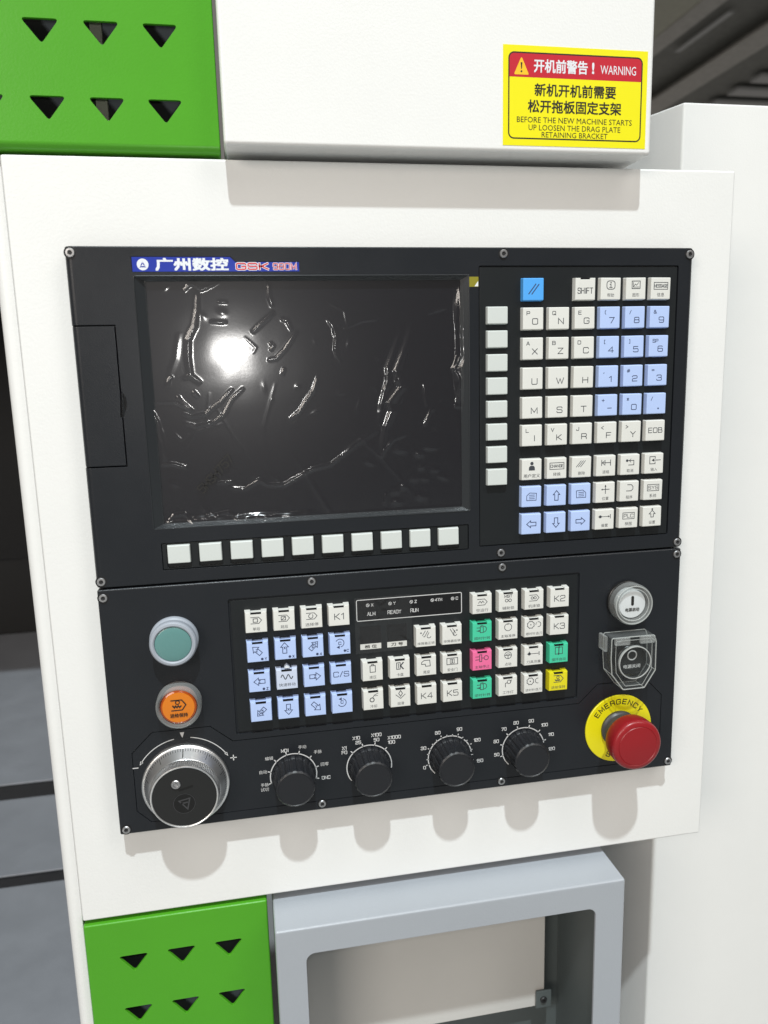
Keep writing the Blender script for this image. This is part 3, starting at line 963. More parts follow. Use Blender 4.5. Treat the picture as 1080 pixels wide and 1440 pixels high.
def help_(k): k.l_(rrect(-3, 3, -.3, 5.2, 1.8), True); k.disc(0, 4.0, .5, 8); k.l_([(-.8, 2.9), (0, 2.9), (0, .9)]); k.l_([(-1, .9), (1, .9)]); cj(k, '帮助')
def graph_(k): k.l_([(-3, 5), (3, 5), (3, 0), (-3, 0)], True); k.l_([(-2, 4.2), (-2, 1), (2.2, 1)], w=.4); k.l_([(-1.8, 1.4), (-.6, 3), (.4, 2.2), (1.8, 4)], w=.4); cj(k, '图形')
def user_(k): k.disc(0, 4.3, 1.25, 14); k.poly([(-2.3, -.6), (2.3, -.6), (2.1, 1.8), (1.2, 2.7), (-1.2, 2.7), (-2.1, 1.8)]); k.c_('用户定义', 0, -4.4, 2.9, 0.012, width=12.2)
def del_(k):
    for d in (-1.6, 0, 1.6): k.l_([(-2.4 + d, .3), (1.2 + d, 4.6)], w=.45)
    cj(k, '删除')
def back_(k): k.l_([(-3.4, 4.3), (-3.4, .3)]); k.l_([(3.4, 4.3), (3.4, .3)]); k.l_([(-3, 2.3), (3.4, 2.3)]); k.l_([(-.8, 4), (-3, 2.3), (-.8, .6)], True, .4); cj(k, '退格')
def cancel_(k): k.disc(-2.4, 3, 1.0, 10); k.l_([(-1.2, 3), (2.8, 3), (2.8, -.2), (-1.2, -.2)]); k.l_([(.6, 4.2), (-.8, 3), (.6, 1.8)], w=.4); cj(k, '取消')
def enter_(k): k.l_([(.8, 3.6), (.8, 5), (-3.4, 5), (-3.4, -.2), (.8, -.2), (.8, 1.2)]); k.l_([(5, 2.4), (-1.4, 2.4)]); k.poly([(-2, 2.4), (0, 3.6), (0, 1.2)]); cj(k, '输入')
def page_(f):
    def g(k):
        k.l_([(-3.6 * f, -2.6), (3.4 * f, -2.6), (3.6 * f, 2.4), (-1.4 * f, 2.8), (-3.6 * f, .8)], True, .45)
        for z in (1.2, -.1, -1.4): k.l_([(-1.8, z), (2.2, z)], w=.45)
    return g
def arr_(a): return lambda k: k.arrow(a, 0, 0, 7.0, 5.0, .55)
def pos_(k): k.l_([(-3, 2.3), (3, 2.3)]); k.l_([(0, -.7), (0, 5.3)]); k.poly([(-.8, 4.3), (.8, 4.3), (0, 5.6)]); k.poly([(-3.3, 2.3), (-2.2, 3), (-2.2, 1.6)]); cj(k, '位置')
def prog_(k): k.l_([(-1.6, 4.8), (1.4, 4.8), (2.7, 3.4), (2.7, 1.6), (1.4, .3), (-2.4, .3)]); cj(k, '程序')
def off_(k): k.disc(-3.4, 2.2, 1.1, 12); k.l_([(-5, 2.2), (3.8, 2.2)], w=.4); k.l_([(4.4, 3.6), (4.4, .8)]); k.poly([(2.6, 3), (2.6, 1.4), (4, 2.2)]); cj(k, '偏置')
def set_(k): k.l_([(-1, -.4), (-1, 2), (-2.4, 2), (0, 4.6), (2.4, 2), (1, 2), (1, -.4)], True); k.disc(0, 5.5, .7, 8); cj(k, '设置')


UPKEYS = [
    [('reset', lambda k: (k.l_([(-3.4, -3), (1.6, 3.4)], w=.7), k.l_([(-1.2, -3.2), (3.8, 3.2)], w=.7)), 'r', 'bright blue reset key with two slanting strokes'), None,
     ('SHIFT', lambda k: k.s_('SHIFT', 0, -1.2, 3.6, 0.62, 0.5, 0.3), 'n', 'white key marked SHIFT with a notch in its top edge'),
     ('help', help_, 'w', 'white help key'), ('graph', graph_, 'w', 'white graph key'), ('MESSAGE', boxed('MESSAGE', '信息'), 'w', 'white key marked MESSAGE')],
    [('O', two('P', 'O'), 'w'), ('N', two('Q', 'N'), 'w'), ('G', two('E', 'G'), 'w'), ('7', two('(', '7'), 'b'), ('8', two('/', '8'), 'b'), ('9', two('&', '9'), 'b')],
    [('X', two('A', 'X'), 'w'), ('Z', two('B', 'Z'), 'w'), ('C', two('D', 'C'), 'w'), ('4', two('[', '4'), 'b'), ('5', two(']', '5'), 'b'), ('6', lambda k: (k.s_('6', 1.3, -1.9, 3.7, 1.12), k.s_('SP', -2.6, 3.6, 2.2, .9, .4)), 'b')],
    [('U', one('U'), 'w'), ('W', one('W'), 'w'), ('H', one('H'), 'w'), ('1', two(',', '1'), 'b'), ('2', two('#', '2'), 'b'), ('3', two('=', '3'), 'b')],
    [('M', one('M'), 'w'), ('S', one('S'), 'w'), ('T', one('T', .6), 'w'), ('minus', two('+', '-'), 'b'), ('0', two('*', '0'), 'b'), ('point', two('/', '.'), 'b')],
    [('I', two('L', 'I'), 'w'), ('K', two('V', 'K'), 'w'), ('R', two('J', 'R'), 'w'), ('F', two('<', 'F'), 'w'), ('Y', two('>', 'Y'), 'w'), ('EOB', lambda k: k.s_('EOB', 0, .2, 3.4, .95, .5, .3), 'w')],
    [('user defined', user_, 'w'), ('CHANGE', boxed('CHANGE', '转换', 10.6, 1.9, .72), 'w'), ('delete', del_, 'w'), ('backspace', back_, 'w'), ('cancel', cancel_, 'w'), ('enter', enter_, 'w')],
    [('page up', page_(1), 'b'), ('up arrow', arr_(90), 'b'), ('page down', page_(-1), 'b'), ('position', pos_, 'w'), ('program', prog_, 'w'), ('SYS', boxed('SYS', '系统', 9.0, 2.4, .95), 'w')],
    [('left arrow', arr_(180), 'b'), ('down arrow', arr_(270), 'b'), ('right arrow', arr_(0), 'b'), ('offset', off_, 'w'), ('PLC', boxed('PLC', '梯图', 9.0, 2.4, .95), 'w'), ('setting', set_, 'w')],
]
for r, row in enumerate(UPKEYS):
    for cidx, it in enumerate(row):
        if it is None: continue
        kd = it[2]
        mt = {'w': key_white, 'b': key_blue, 'r': key_reset, 'n': key_white}[kd]
        lab = it[3] if len(it) > 3 else ('pale blue' if kd == 'b' else 'white') + ' key marked ' + it[0]
        x, z = KX[cidx], KZ[r]
        ko = key(UP, 'key', x, z, K15N if kd == 'n' else K15, mt, lab, base=-0.7)
        ik = Ink(4.4 + .04, 0.52).use(ink_navy if kd in 'br' else ink_dark)
        it[1](ik)
        ik.build('legend', ko, (x, z, -0.7), smooth=0)
        if kd == 'n':
            m = MB(); m.box(-3.4, 3.4, 5.9, 7.3, 0, 3.4); m.build('led_window', ko, (x, z, -0.7), led_black)

# ------------------------------------------------------------------ lower panel
LP = thing('button_panel', 'black machine button panel with handwheel, knobs and emergency stop, below the screen panel', 'control panel', (210, -393, -12))
me = bevel_box(0.3, 420, -393.6, -216.3, -12.3, 0, 1.3, 4, material=panel_black)
FIELD = [(12.8, -377), (12.8, -333.6), (27.2, -319.5), (66.4, -319.4), (81.4, -332.2), (340.4, -332.2), (355.2, -318.2), (396.0, -318.6), (409.0, -332.4), (409.0, -377), (399, -386.6), (22, -386.6)]
c = MB()
c.prism(FIELD, -1.2, 3)
c.prism(rrect(84.0, 338.8, -327.7, -229.2, 1.5), -1.6, 3)
link('panel_body', carve(me, [c.mesh('cut', 0)], 0.35), LP, (0, 0, 0))


def shrink(pts, d):
    n = len(pts)
    out = []
    for i in range(n):
        p, a, b = Vector(pts[i]), Vector(pts[i - 1]), Vector(pts[(i + 1) % n])
        d1, d2 = (p - a).normalized(), (b - p).normalized()
        n1, n2 = Vector((d1.y, -d1.x)), Vector((d2.y, -d2.x))
        t = (n1 + n2)
        t = t / max(1e-6, t.dot(n1))
        out.append((p.x + t.x * d, p.y + t.y * d))
    return out


m = MB().use(panel_black); m.prism(shrink(FIELD, 0.45), -1.2, -0.12, ); m.build('knob_field', LP, (0, 0, 0), smooth=0)
link('keypad_membrane', bevel_box(85.6, 337.4, -326.3, -230.6, -1.6, -0.5, 0.3, 2, material=panel_insert), LP, (0, 0, 0))
for x, z in ((3.9, -221.9), (141.3, -220.9), (278.9, -220.8), (416.4, -220.6), (4.7, -389.8), (142.0, -388.6), (278.8, -388.6), (416.6, -389.0)): screw(LP, x, z, -0.1)

CJS = 2.6


def nck(shape_fn, word=None, size=2.6, z=-4.6, width=None):
    def f(k):
        shape_fn(k)
        if word: k.c_(word, 0, z, size, 0.006, width=width)
    return f


def pent(inner):
    def f(k):
        k.l_([(-3.6, 3.6), (1.8, 3.6), (3.7, 1.4), (1.8, -.8), (-3.6, -.8)], w=.45)
        inner(k)
    return f


def jog(ang, letter, dx=0, dz=.8, sub=None):
    def f(k):
        k.arrow(ang, dx, dz, 7.6, 5.4, .5)
        k.s_(letter, dx, dz, 1.7, .8, .4, .2, math.radians(ang) if letter == '4TH' else 0)
        if sub:
            k.disc(3.3 - .55 * len(sub), -5.3, .95, 10); k.s_(sub, 5.2, -5.3, 1.7, .75, .4)
    return f


def rotc(sgn, sub=None):
    def f(k):
        k.circ(-.2, 1.2, 2.9, -75, 150, .5) if sgn > 0 else k.circ(-.2, 0.6, 2.9, -150, 75, .5)
        k.s_('C', -.2, 1.0, 1.9, 1, .45)
        zz = -1.8 if sgn > 0 else 3.4
        k.poly([(-2.6, zz), (-.4, zz + 1.2), (-.4, zz - 1.2)])
        if sub: k.disc(3.2, -4.6, .95, 10); k.s_('C', 5.2, -4.6, 1.7, .8, .4)
    return f


def spring(k):
    pts = []
    for i in range(25):
        t = i / 24
        pts.append((-4 + 8 * t, 1.8 + 1.7 * math.sin(t * 4 * math.pi) * (1 - .1 * t)))
    k.l_(pts, w=.65)


def conveyor(f):
    def g(k):
        k.l_([(-2.6 * f, 1.2), (-.4 * f, 4.6)], w=.45); k.l_([(-.8 * f, .6), (1.4 * f, 4.4)], w=.45); k.l_([(-1.8 * f, .4), (-.8 * f, .2)], w=.45)
        k.circ(2.2, .6, 1.4, 200, 340, .45); k.l_([(.8, .6), (2.2, 3.2)], w=.45); k.disc(-3.6 * f, 3.2, .6, 8)
    return g


def hyd(k): k.l_([(-1.9, 4), (1.9, 4), (1.9, -.8), (-1.9, -.8)], True, .5); k.l_([(-.7, 4), (-.7, 5), (.7, 5), (.7, 4)], w=.5)
def chuck(k): k.l_([(.2, 4.4), (-2.4, 4.4), (-2.4, -.4), (.2, -.4)], w=.55); k.l_([(-1, 3.6), (-1, .4)], w=.5); k.l_([(2.4, 4.4), (.4, 2), (2.4, -.4)], w=.9); k.l_([(.2, 4.4), (.2, -.4)], w=.5)
def tail(k): k.l_([(-3.6, 2.8), (-1.8, 4.2), (2.4, 4.2), (2.8, -.2), (-.6, -.2), (-.9, 1.4), (-3.6, 1.4)], True, .5)
def doorx(k): k.l_([(-4, 4.2), (4, 4.2), (4, -.6), (-4, -.6)], True, .5); k.l_([(-1.5, 3.4), (-.3, 3.4), (-.3, .2), (-1.5, .2)], True, .4); k.l_([(1.5, 3.4), (.3, 3.4), (.3, .2), (1.5, .2)], True, .4)
def cool(k): k.circ(-1, .3, 1.5, w=.65); k.l_([(-.6, 1.8), (.8, 3.8), (3.4, 5)], w=.45); k.l_([(1, 3.2), (3.2, 3.2)], w=.35)
def lube(k): k.l_([(0, 5.2), (-1.4, 3), (0, .8), (1.4, 3)], True, .5); k.l_([(-3.4, 2.2), (-1.6, .6), (0, -.8), (1.6, .6), (3.4, 2.2)], w=.45)
def dry(k): k.l_([(-2.8, .8), (-1.6, 2.2), (-.6, .8), (.4, 2.2), (1.4, .8)], w=.45)
def dots(k): k.circ(-1.5, 1.4, .9, w=.45); k.circ(.7, 1.4, .9, w=.45)
def sq(k): k.l_([(-1.9, 2.6), (1, 2.6), (1, .2), (-1.9, .2)], True, .5)
def sqd(k): sq(k); k.l_([(-1.5, .4), (.6, 2.4)], w=.4)
def sqr(k): k.circ(-.6, 1.4, 1.5, 100, 400, .45)
def mst(k): k.s_('MST', 0, 4.2, 1.9, .9, .4); k.circ(-1.3, 1.0, 1.05, w=.45); k.circ(1.3, 1.0, 1.05, w=.45)
def spin(k): k.l_([(-4, 3.3), (-1.6, 3.3)], w=.5); k.l_([(-4, 1.0), (-1.6, 1.0)], w=.5); k.l_([(-1.4, 4.6), (.8, 4.6), (.8, -.4), (-1.4, -.4)], True, .5); k.circ(1.0, 2.1, 2.2, -80, 80, .5); k.poly([(-3.4, 1.0), (-2, 1.9), (-2, .1)]); k.l_([(-.2, 5.2), (-.2, 3.4)], w=.45)
def spst(k): k.l_([(-5, 3.2), (-2, 3.2)], w=.5); k.l_([(-5, .9), (-2, .9)], w=.5); k.l_([(-2, 4.6), (-.4, 4.6), (-.4, -.6), (-2, -.6)], True, .5); k.l_([(-.4, 2), (1.4, 2)], w=.5); k.circ(3, 2, 1.6, w=.5)
def orient(k): k.circ(0, 2, 2.7, 110, 430, .45); k.poly([(-1, 4.1), (.2, 5.4), (.4, 3.9)])
def wheel(k): k.circ(0, 2.2, 2.6, w=.45); k.l_([(-2.5, 2.2), (2.5, 2.2)], w=.5); k.l_([(0, 2.2), (0, -.3)], w=.5); k.l_([(-1.4, 2.2), (-1, 3.2), (1, 3.2), (1.4, 2.2)], w=.35)
def turret(f):
    def g(k):
        k.ribbon([(-2.4 + (2.5 + (.35 if i % 2 else -.1)) * math.cos(i * math.pi / 8), 2.2 + (2.5 + (.35 if i % 2 else -.1)) * math.sin(i * math.pi / 8)) for i in range(16)], .5, k.h, True)
        k.disc(-2.4, 2.2, .5, 8)
        k.circ(3.4, 2.2, 1.9, -100 if f > 0 else 80, 100 if f > 0 else 280, .45); k.circ(3.4, 2.2, 1.9, 130, 190, .4)
    return g
def measure(k): k.disc(-3.4, 1.6, 1.2, 12); k.l_([(-5, 1.6), (3.6, 1.6)], w=.45); k.l_([(4.2, 2.9), (4.2, .3)], w=.55); k.l_([(-3.4, 3.4), (-3.4, 2)], w=.45)
def lampi(k): k.circ(.8, 3.4, 1.4, w=.45); k.l_([(-.6, 2.9), (-2, 2.4), (-2, -.4)], w=.5); k.l_([(1.9, 2.6), (2.6, 4.8)], w=.6)
def cyc(k): k.l_([(-.2, 4.8), (-2.8, 4.8), (-2.8, -.4), (-.4, -.4)], w=.5); k.l_([(.4, 4.8), (2.8, 4.8), (2.8, -.4), (0, -.4)], w=.5); k.l_([(0, 3.8), (0, .6)], w=.7); k.poly([(.9, -.4), (-.6, .6), (-.6, -1.4)]); k.poly([(-.9, 4.8), (.6, 5.8), (.6, 3.8)])
def hold(k): k.l_([(-3.6, 4.6), (1.6, 4.6), (3.8, 2), (1.6, -.6), (-3.6, -.6)], w=.5); k.circ(-.4, 3.2, 1.0, w=.5); k.l_([(-2.6, 1.4), (-1.6, .4), (-.9, 1.4), (-.2, .4), (.5, 1.4), (1.2, .4)], w=.7)


LX = [102.0 + 18.93 * i for i in range(4)]
MX = [181.2, 200.9, 220.3, 239.5]
RX = [262.0, 281.6, 301.3, 321.0]
LZ = [-245.3, -266.4, -288.1, -310.0]
CK = (14.4, 14.4, 6.2, (7.6, 0.65))
LOKEYS = []


def addk(x, z, fn, kd, lab): LOKEYS.append((x, z, fn, kd, lab))


L4 = [
    [(nck(pent(sq), '单段'), 'w', 'white single block key'), (nck(pent(sqd), '跳段'), 'w', 'white block skip key'), (nck(pent(sqr), '选择停', width=9), 'w', 'white optional stop key'), (lambda k: k.s_('K1', 0, -.6, 4.2, .95), 'w', 'white key marked K1')],
    [(jog(135, 'Z', -.6, 1.0, 'Y'), 'b', 'pale blue key with up-left arrow'), (jog(90, 'X', -.6, 1.2, 'X'), 'b', 'pale blue key with up arrow'), (jog(45, '4TH', .6, 1.0, '4'), 'b', 'pale blue key with up-right arrow'), (rotc(1, 'C'), 'b', 'pale blue key with clockwise arc')],
    [(jog(180, 'Z', 0, .2, 'Z'), 'b', 'pale blue key with left arrow'), (nck(spring, '快速移动', width=11.5, z=-3.9), 'l', 'very pale blue rapid move key'), (jog(0, 'Z', .6, .2), 'b', 'pale blue key with right arrow'), (lambda k: k.s_('C/S', 0, 0, 3.6, 1.05), 'b', 'pale blue key marked C/S')],
    [(jog(225, '4TH', 0, -.4), 'b', 'pale blue key with down-left arrow'), (jog(270, 'X', 0, -.4), 'b', 'pale blue key with down arrow'), (jog(315, 'Y', .6, -.4), 'b', 'pale blue key with down-right arrow'), (rotc(-1), 'b', 'pale blue key with counterclockwise arc')],
]
for r in range(4):
    for q in range(4): addk(LX[q], LZ[r], *L4[r][q])
addk(MX[2], LZ[1], nck(conveyor(1), '排屑器正转', 2.2, width=12.6), 'w', 'white chip conveyor forward key')
addk(MX[3], LZ[1], nck(conveyor(-1), '排屑器反转', 2.2, width=12.6), 'w', 'white chip conveyor reverse key')
for q, (fn, w_t, lab) in enumerate(((hyd, '液压', 'hydraulic'), (chuck, '卡盘', 'chuck'), (tail, '尾座', 'tailstock'), (doorx, '安全门', 'safety door'))):
    addk(MX[q], LZ[2], nck(fn, w_t), 'w', f'white {lab} key')
addk(MX[0], LZ[3], nck(cool, '冷却'), 'w', 'white coolant key')
addk(MX[1], LZ[3], nck(lube, '润滑'), 'w', 'white lubrication key')
addk(MX[2], LZ[3], lambda k: k.s_('K4', 0, -.6, 4.2, .95), 'w', 'white key marked K4')
addk(MX[3], LZ[3], lambda k: k.s_('K5', 0, -.6, 4.2, .95), 'w', 'white key marked K5')
R4 = [
    [(nck(pent(dry), '空运行', width=9), 'w', 'white dry run key'), (nck(mst, '辅助锁', width=9), 'w', 'white key marked MST'), (nck(pent(dots), '机床锁', width=9), 'w', 'white machine lock key'), (lambda k: k.s_('K2', 0, -.6, 4.2, .95), 'w', 'white key marked K2')],
    [(nck(spin, '顺时针转', 2.5, width=12), 'g', 'upper green spindle key'), (nck(orient, '主轴准停', 2.4, width=11), 'w', 'white spindle orient key'), (nck(turret(1), '顺时针选刀', 2.3, width=12.4), 'w', 'upper white turret key'), (lambda k: k.s_('K3', 0, -.6, 4.2, .95), 'w', 'white key marked K3')],
    [(nck(spst, '主轴停止', 2.5, width=11), 'p', 'pink spindle stop key'), (nck(wheel, '点动'), 'w', 'white steering wheel key'), (nck(measure, '刀具测量', 2.4, width=11), 'w', 'white tool measure key'), (nck(cyc, '循环启动', 2.5, width=11), 'g', 'green cycle start key')],
    [(nck(spin, '逆时针转', 2.5, width=12), 'g', 'lower green spindle key'), (nck(lampi, '工作灯', width=8.5), 'w', 'white work lamp key'), (nck(turret(-1), '逆时针选刀', 2.3, width=12.4), 'w', 'lower white turret key'), (nck(hold, '进给保持', 2.5, width=11), 'y', 'yellow feed hold key')],
]
for r in range(4):
    for q in range(4): addk(RX[q], LZ[r], *R4[r][q])
KMAT = {'w': key_white, 'l': key_mist, 'b': key_blue, 'g': key_green, 'p': key_pink, 'y': key_yellow}
_m = MB().use(led_black); _m.box(-3.6, 3.6, 5.8, 6.6, 1.0, 6.23)
LEDW = _m.mesh('led_window', 0)
for x, z, fn, kd, lab in LOKEYS:
    ko = key(LP, 'key', x, z, CK, KMAT[kd], lab, base=-0.5)
    ik = Ink(6.24, 0.5).use(ink_navy if kd == 'b' else ink_dark)
    fn(ik)
    ik.build('legend', ko, (x, z, -0.5), smooth=0)
    link('led_window', LEDW, ko, (x, z, -0.5))
# tiny raised white mark above the rapid key
m = MB().use(logo_white); m.prism([(119.6, -280.0), (123.2, -280.0), (121.4, -278.4)], -0.5, 5.5); m.build('arrow_mark', LP, (0, 0, 0), smooth=0)

# status window
SW = MB().use(led_black); SW.box(171.6, 248.8, -252.8, -237.0, -0.6, -0.4)
swo = SW.build('status_window', LP, (0, 0, 0))
ik = Ink(-0.34, 0.5).use(ink_white)
ik.l_(rrect(172.0, 248.4, -252.6, -237.3, 1.0, 3), True, 0.55)
for x, t in ((182.2, 'X'), (198.2, 'Y'), (213.6, 'Z'), (229.0, '4TH'), (244.0, 'C')):
    ik.circ(x - 2.2, -241.4, 1.1, w=.35, n=14)
    ik.poly([(x - 2.2, -241.4)] + circle(1.1, 4, x - 2.2, -241.4, 90, 180)); ik.poly([(x - 2.2, -241.4)] + circle(1.1, 4, x - 2.2, -241.4, 270, 360))
    ik.s_(t, x + 1.0 + .7 * (len(t) - 1), -241.4, 1.9, .8, .38)
for x, t in ((182.4, 'ALM'), (199.0, 'READY'), (213.6, 'RUN')): ik.s_(t, x, -247.8, 2.4, .72, .4)
ik.build('status_lettering', swo, (0, 0, 0), smooth=0)
for x0, x1, t in ((173.8, 188.9, '档 位'), (193.3, 207.6, '刀 号')):
    m = MB().use(led_black); m.box(x0, x1, -269.6, -256.9, -0.6, -0.38)
    d = m.build('digit_window', LP, (0, 0, 0))
    m = MB().use(key_white); m.box(x0, x1, -273.9, -269.9, -0.6, -0.36); m.build('digit_label', d, (0, 0, 0))
    ik = Ink(-0.30, .4).use(ink_black); ik.c_(t, (x0 + x1) / 2, -271.9, 2.7, 0.02, width=8.6); ik.build('digit_lettering', d, (0, 0, 0), smooth=0)

# ------------------------------------------------------------------ rotary knobs
def knob(cx, cz, texts, ticks, arc, minor=(), gap=None, label=None):
    _k = MB().use(knob_black)

    def flute(a, r, h):
        if r < 11 or h > 18.9: return 1.0
        return 1.0 - 0.055 * max(0.0, math.cos(a * 18)) ** 0.7 if math.cos(a * 18) > 0 else 1.0
    _k.lathe([(15.3, -0.4), (15.3, 2.2), (14.6, 3.2), (14.3, 3.6), (13.9, 18.0), (13.3, 19.2), (12.2, 20.0), (11.9, 19.7), (0.5, 19.8)], n=144, rad=flute)
    ko = _k.build('rotary_knob', LP, (cx, cz, 0))
    if label: ko['label'] = label
    ik = Ink(0.02, 0.6).use(ink_white)
    for a0, a1 in arc: ik.circ(0, 0, 16.6, a0, a1, .75, n=40)
    for a in ticks:
        ca, sa = math.cos(math.radians(a)), math.sin(math.radians(a))
        ik.l_([(16.6 * ca, 16.6 * sa), (18.6 * ca, 18.6 * sa)], w=.75)
    for a in minor:
        ca, sa = math.cos(math.radians(a)), math.sin(math.radians(a))
        ik.l_([(16.6 * ca, 16.6 * sa), (17.7 * ca, 17.7 * sa)], w=.6)
    for t, x, z in texts:
        if ord(t[0]) > 255: ik.c_(t, x - cx, z - cz, 3.0, 0.006)
        else: ik.s_(t, x - cx, z - cz, 2.3, .78, .48, .3)
    ik.build('knob_scale', ko, (cx, cz, 0), smooth=0)
    return ko


T8 = [195 - 30 * i for i in range(8)]
knob(122.4, -363.6, [('手脉', 101.6, -368.6), ('试切', 101.4, -372.2), ('自动', 100.9, -358.6), ('编辑', 105.6, -348.6), ('MDI', 116.9, -344.0), ('手动', 129.4, -342.6), ('手脉', 140.4, -347.6), ('回零', 145.0, -357.8), ('DNC', 145.6, -368.4)],
     T8, [(-15, 195)], label='rotary knob for operating mode, leftmost of the four')
knob(177.6, -363.6, [('X1', 159.6, -347.2), ('F0', 159.6, -350.6), ('X10', 168.6, -340.4), ('25', 170.0, -344.0), ('X100', 183.4, -339.6), ('50', 183.4, -343.4), ('X1000', 196.6, -343.0), ('100', 194.4, -346.6)],
     [135, 105, 75, 45], [(-10, 215)], label='rotary knob for rapid override, second from the left')
knob(238.5, -363.6, [('0', 219.0, -370.0), ('30', 218.4, -354.4), ('60', 229.4, -343.4), ('90', 246.0, -342.4), ('120', 259.6, -352.6), ('150', 261.6, -369.6)],
     [195, 153, 111, 69, 27, -15], [(55, 225), (8, 48)], [195 - 14 * i for i in range(16)], label='rotary knob for feed override, third from the left')
knob(296.0, -363.6, [('50', 275.0, -366.4), ('60', 274.6, -355.6), ('70', 280.6, -346.4), ('80', 290.2, -342.4), ('90', 302.2, -342.2), ('100', 312.8, -346.6), ('110', 318.2, -355.0), ('120', 318.8, -366.8)],
     T8, [(45, 225), (10, 38)], label='rotary knob for spindle override, fourth from the left')

# ------------------------------------------------------------------ handwheel
HX, HZ = 47.4, -360.4
m = MB().use(chrome)
m.lathe([(30.0, -0.2), (30.0, 1.6), (29.6, 2.3), (29.0, 2.6), (28.6, 2.5), (28.2, 2.9), (24.0, 10.5), (23.6, 10.9)], n=96, cap=False)
HW = m.build('handwheel', LP, (HX, HZ, 0))
m = MB().use(chrome)
m.lathe([(23.7, 10.2), (23.4, 11.0), (22.7, 17.2)], n=300, rad=lambda a, r, h: 1.0 + 0.012 * math.cos(a * 100), cap=False)
m.build('knurled_ring', HW, (HX, HZ, 0))
m = MB().use(chrome)
m.lathe([(22.7, 16.6), (22.8, 17.4), (22.5, 18.0), (22.0, 18.15), (21.5, 17.9), (21.4, 17.3)], n=96, cap=False)
m.build('rim', HW, (HX, HZ, 0))
m = MB().use(dial_black)
m.lathe([(21.6, 16.8), (21.4, 17.45), (20.9, 17.65), (0.5, 17.7)], n=96)
m.build('dial_face', HW, (HX, HZ, 0))
m = MB().use(steel)
m.lathe([(3.1, 17.4), (3.1, 18.5), (2.7, 18.9), (1.9, 18.9), (1.7, 17.9), (1.0, 17.9), (0.9, 18.5), (0.1, 18.6)], -5.0, 10.0, 32)
m.build('crank_socket', HW, (HX, HZ, 0))
ik = Ink(17.74, .7).use(emblem_black)
ik.disc(-.4, -4.8, 7.6, 40); ik.l_([(-3, 5.2), (5.6, 7.2)], w=1.6)
ik.build('dial_emblem', HW, (HX, HZ, 0), smooth=0)
ik = Ink(17.80, .8).use(stem_gray)
ik.l_([(-3.8, -2.6), (3.4, -1.2), (1.6, -9.0)], True, .9); ik.l_([(-2.4, -4.6), (1.6, -4.0)], w=1.0); ik.circ(-.4, -4.8, 7.2, w=.35, n=40)
ik.build('dial_emblem', HW, (HX, HZ, 0), smooth=0)
# graduation marks lie on the chrome cone
gm = MB().use(ink_black)
for i in range(100):
    a = math.pi / 2 + 2 * math.pi * i / 100
    L = 1.0 if i % 10 else (2.6 if i else 3.6)
    wv = 0.16 if i else 0.32
    r0, h0, r1, h1 = 28.0, 3.32, 28.0 - L, 3.32 + L * 1.81
    t = (-math.sin(a) * wv, math.cos(a) * wv)
    ca, sa = math.cos(a), math.sin(a)
    gm.add([(r0 * ca - t[0], r0 * sa - t[1], h0), (r0 * ca + t[0], r0 * sa + t[1], h0), (r1 * ca + t[0], r1 * sa + t[1], h1), (r1 * ca - t[0], r1 * sa - t[1], h1)], [(0, 1, 2, 3)])
gm.build('graduation_marks', HW, (HX, HZ, 0), smooth=0)
ik = Ink(0.02, .6).use(ink_white)
ik.circ(0, 0, 34.6, 100, 147, .6, n=24); ik.circ(0, 0, 34.6, 33, 81, .6, n=24)
for a, d in ((148, 1), (32, -1)):
    p = Vector((34.6 * math.cos(math.radians(a)), 34.6 * math.sin(math.radians(a))))
    t = Vector((-math.sin(math.radians(a)), math.cos(math.radians(a)))) * d
    n_ = Vector((t.y, -t.x))
    ik.poly([tuple(p + t * 1.2), tuple(p - t * 1.8 + n_ * 1.1), tuple(p - t * 1.8 - n_ * 1.1)])
ik.poly([(-1.7, 38.6), (1.3, 38.6), (-.2, 34.4)])
ik.s_('-', -33.0, 16.0, 4.4, 1.1, .7); ik.s_('+', 33.4, 15.8, 4.6, 1.1, .7)
ik.build('direction_marks', HW, (HX, HZ, 0), smooth=0)

# ------------------------------------------------------------------ push buttons on the left
m = MB().use(silicone)
m.lathe([(16.2, -0.2), (16.2, 1.6), (15.6, 2.6), (14.9, 3.2), (14.7, 5.0), (15.2, 6.0), (15.5, 8.4), (15.3, 10.0), (14.4, 11.0), (13.0, 11.2), (12.2, 10.6), (11.9, 9.2)], n=64, cap=False)
GB = m.build('push_button', LP, (47.0, -254.2, 0)); GB['label'] = 'teal push button in a grey rubber boot'
m = MB().use(teal_lens)
m.lathe([(12.2, 9.0), (11.9, 10.0), (11.2, 10.5), (7.0, 10.9), (0.4, 11.0)], n=64)
m.build('button_lens', GB, (47.0, -254.2, 0))

m = MB().use(clear_thick)
m.lathe([(14.6, -0.2), (15.2, 0.6), (15.2, 7.5), (14.8, 10.0), (13.9, 11.0), (12.9, 10.6), (12.2, 8.0), (12.2, 0.0)], n=64, cap=False)
OB = m.build('push_button', LP, (47.2, -299.4, 0)); OB['label'] = 'orange push button in a clear collar'
m = MB().use(orange_deep)
m.lathe([(12.0, 0.0), (12.0, 7.6), (11.8, 8.6), (10.6, 9.2)], n=64, cap=False)
m.build('button_ring', OB, (47.2, -299.4, 0))
m = MB().use(orange_lens)
m.lathe([(11.0, 8.6), (10.5, 9.5), (0.3, 9.9)], n=64)
m.build('button_lens', OB, (47.2, -299.4, 0))
ik = Ink(10.0, .7).use(ink_black)
ik.l_([(-4.6, 5.6), (2.4, 5.6), (5.0, 2.0), (2.4, -1.6), (-4.6, -1.6)], w=.7); ik.circ(-.4, 4.0, 1.3, w=.6)
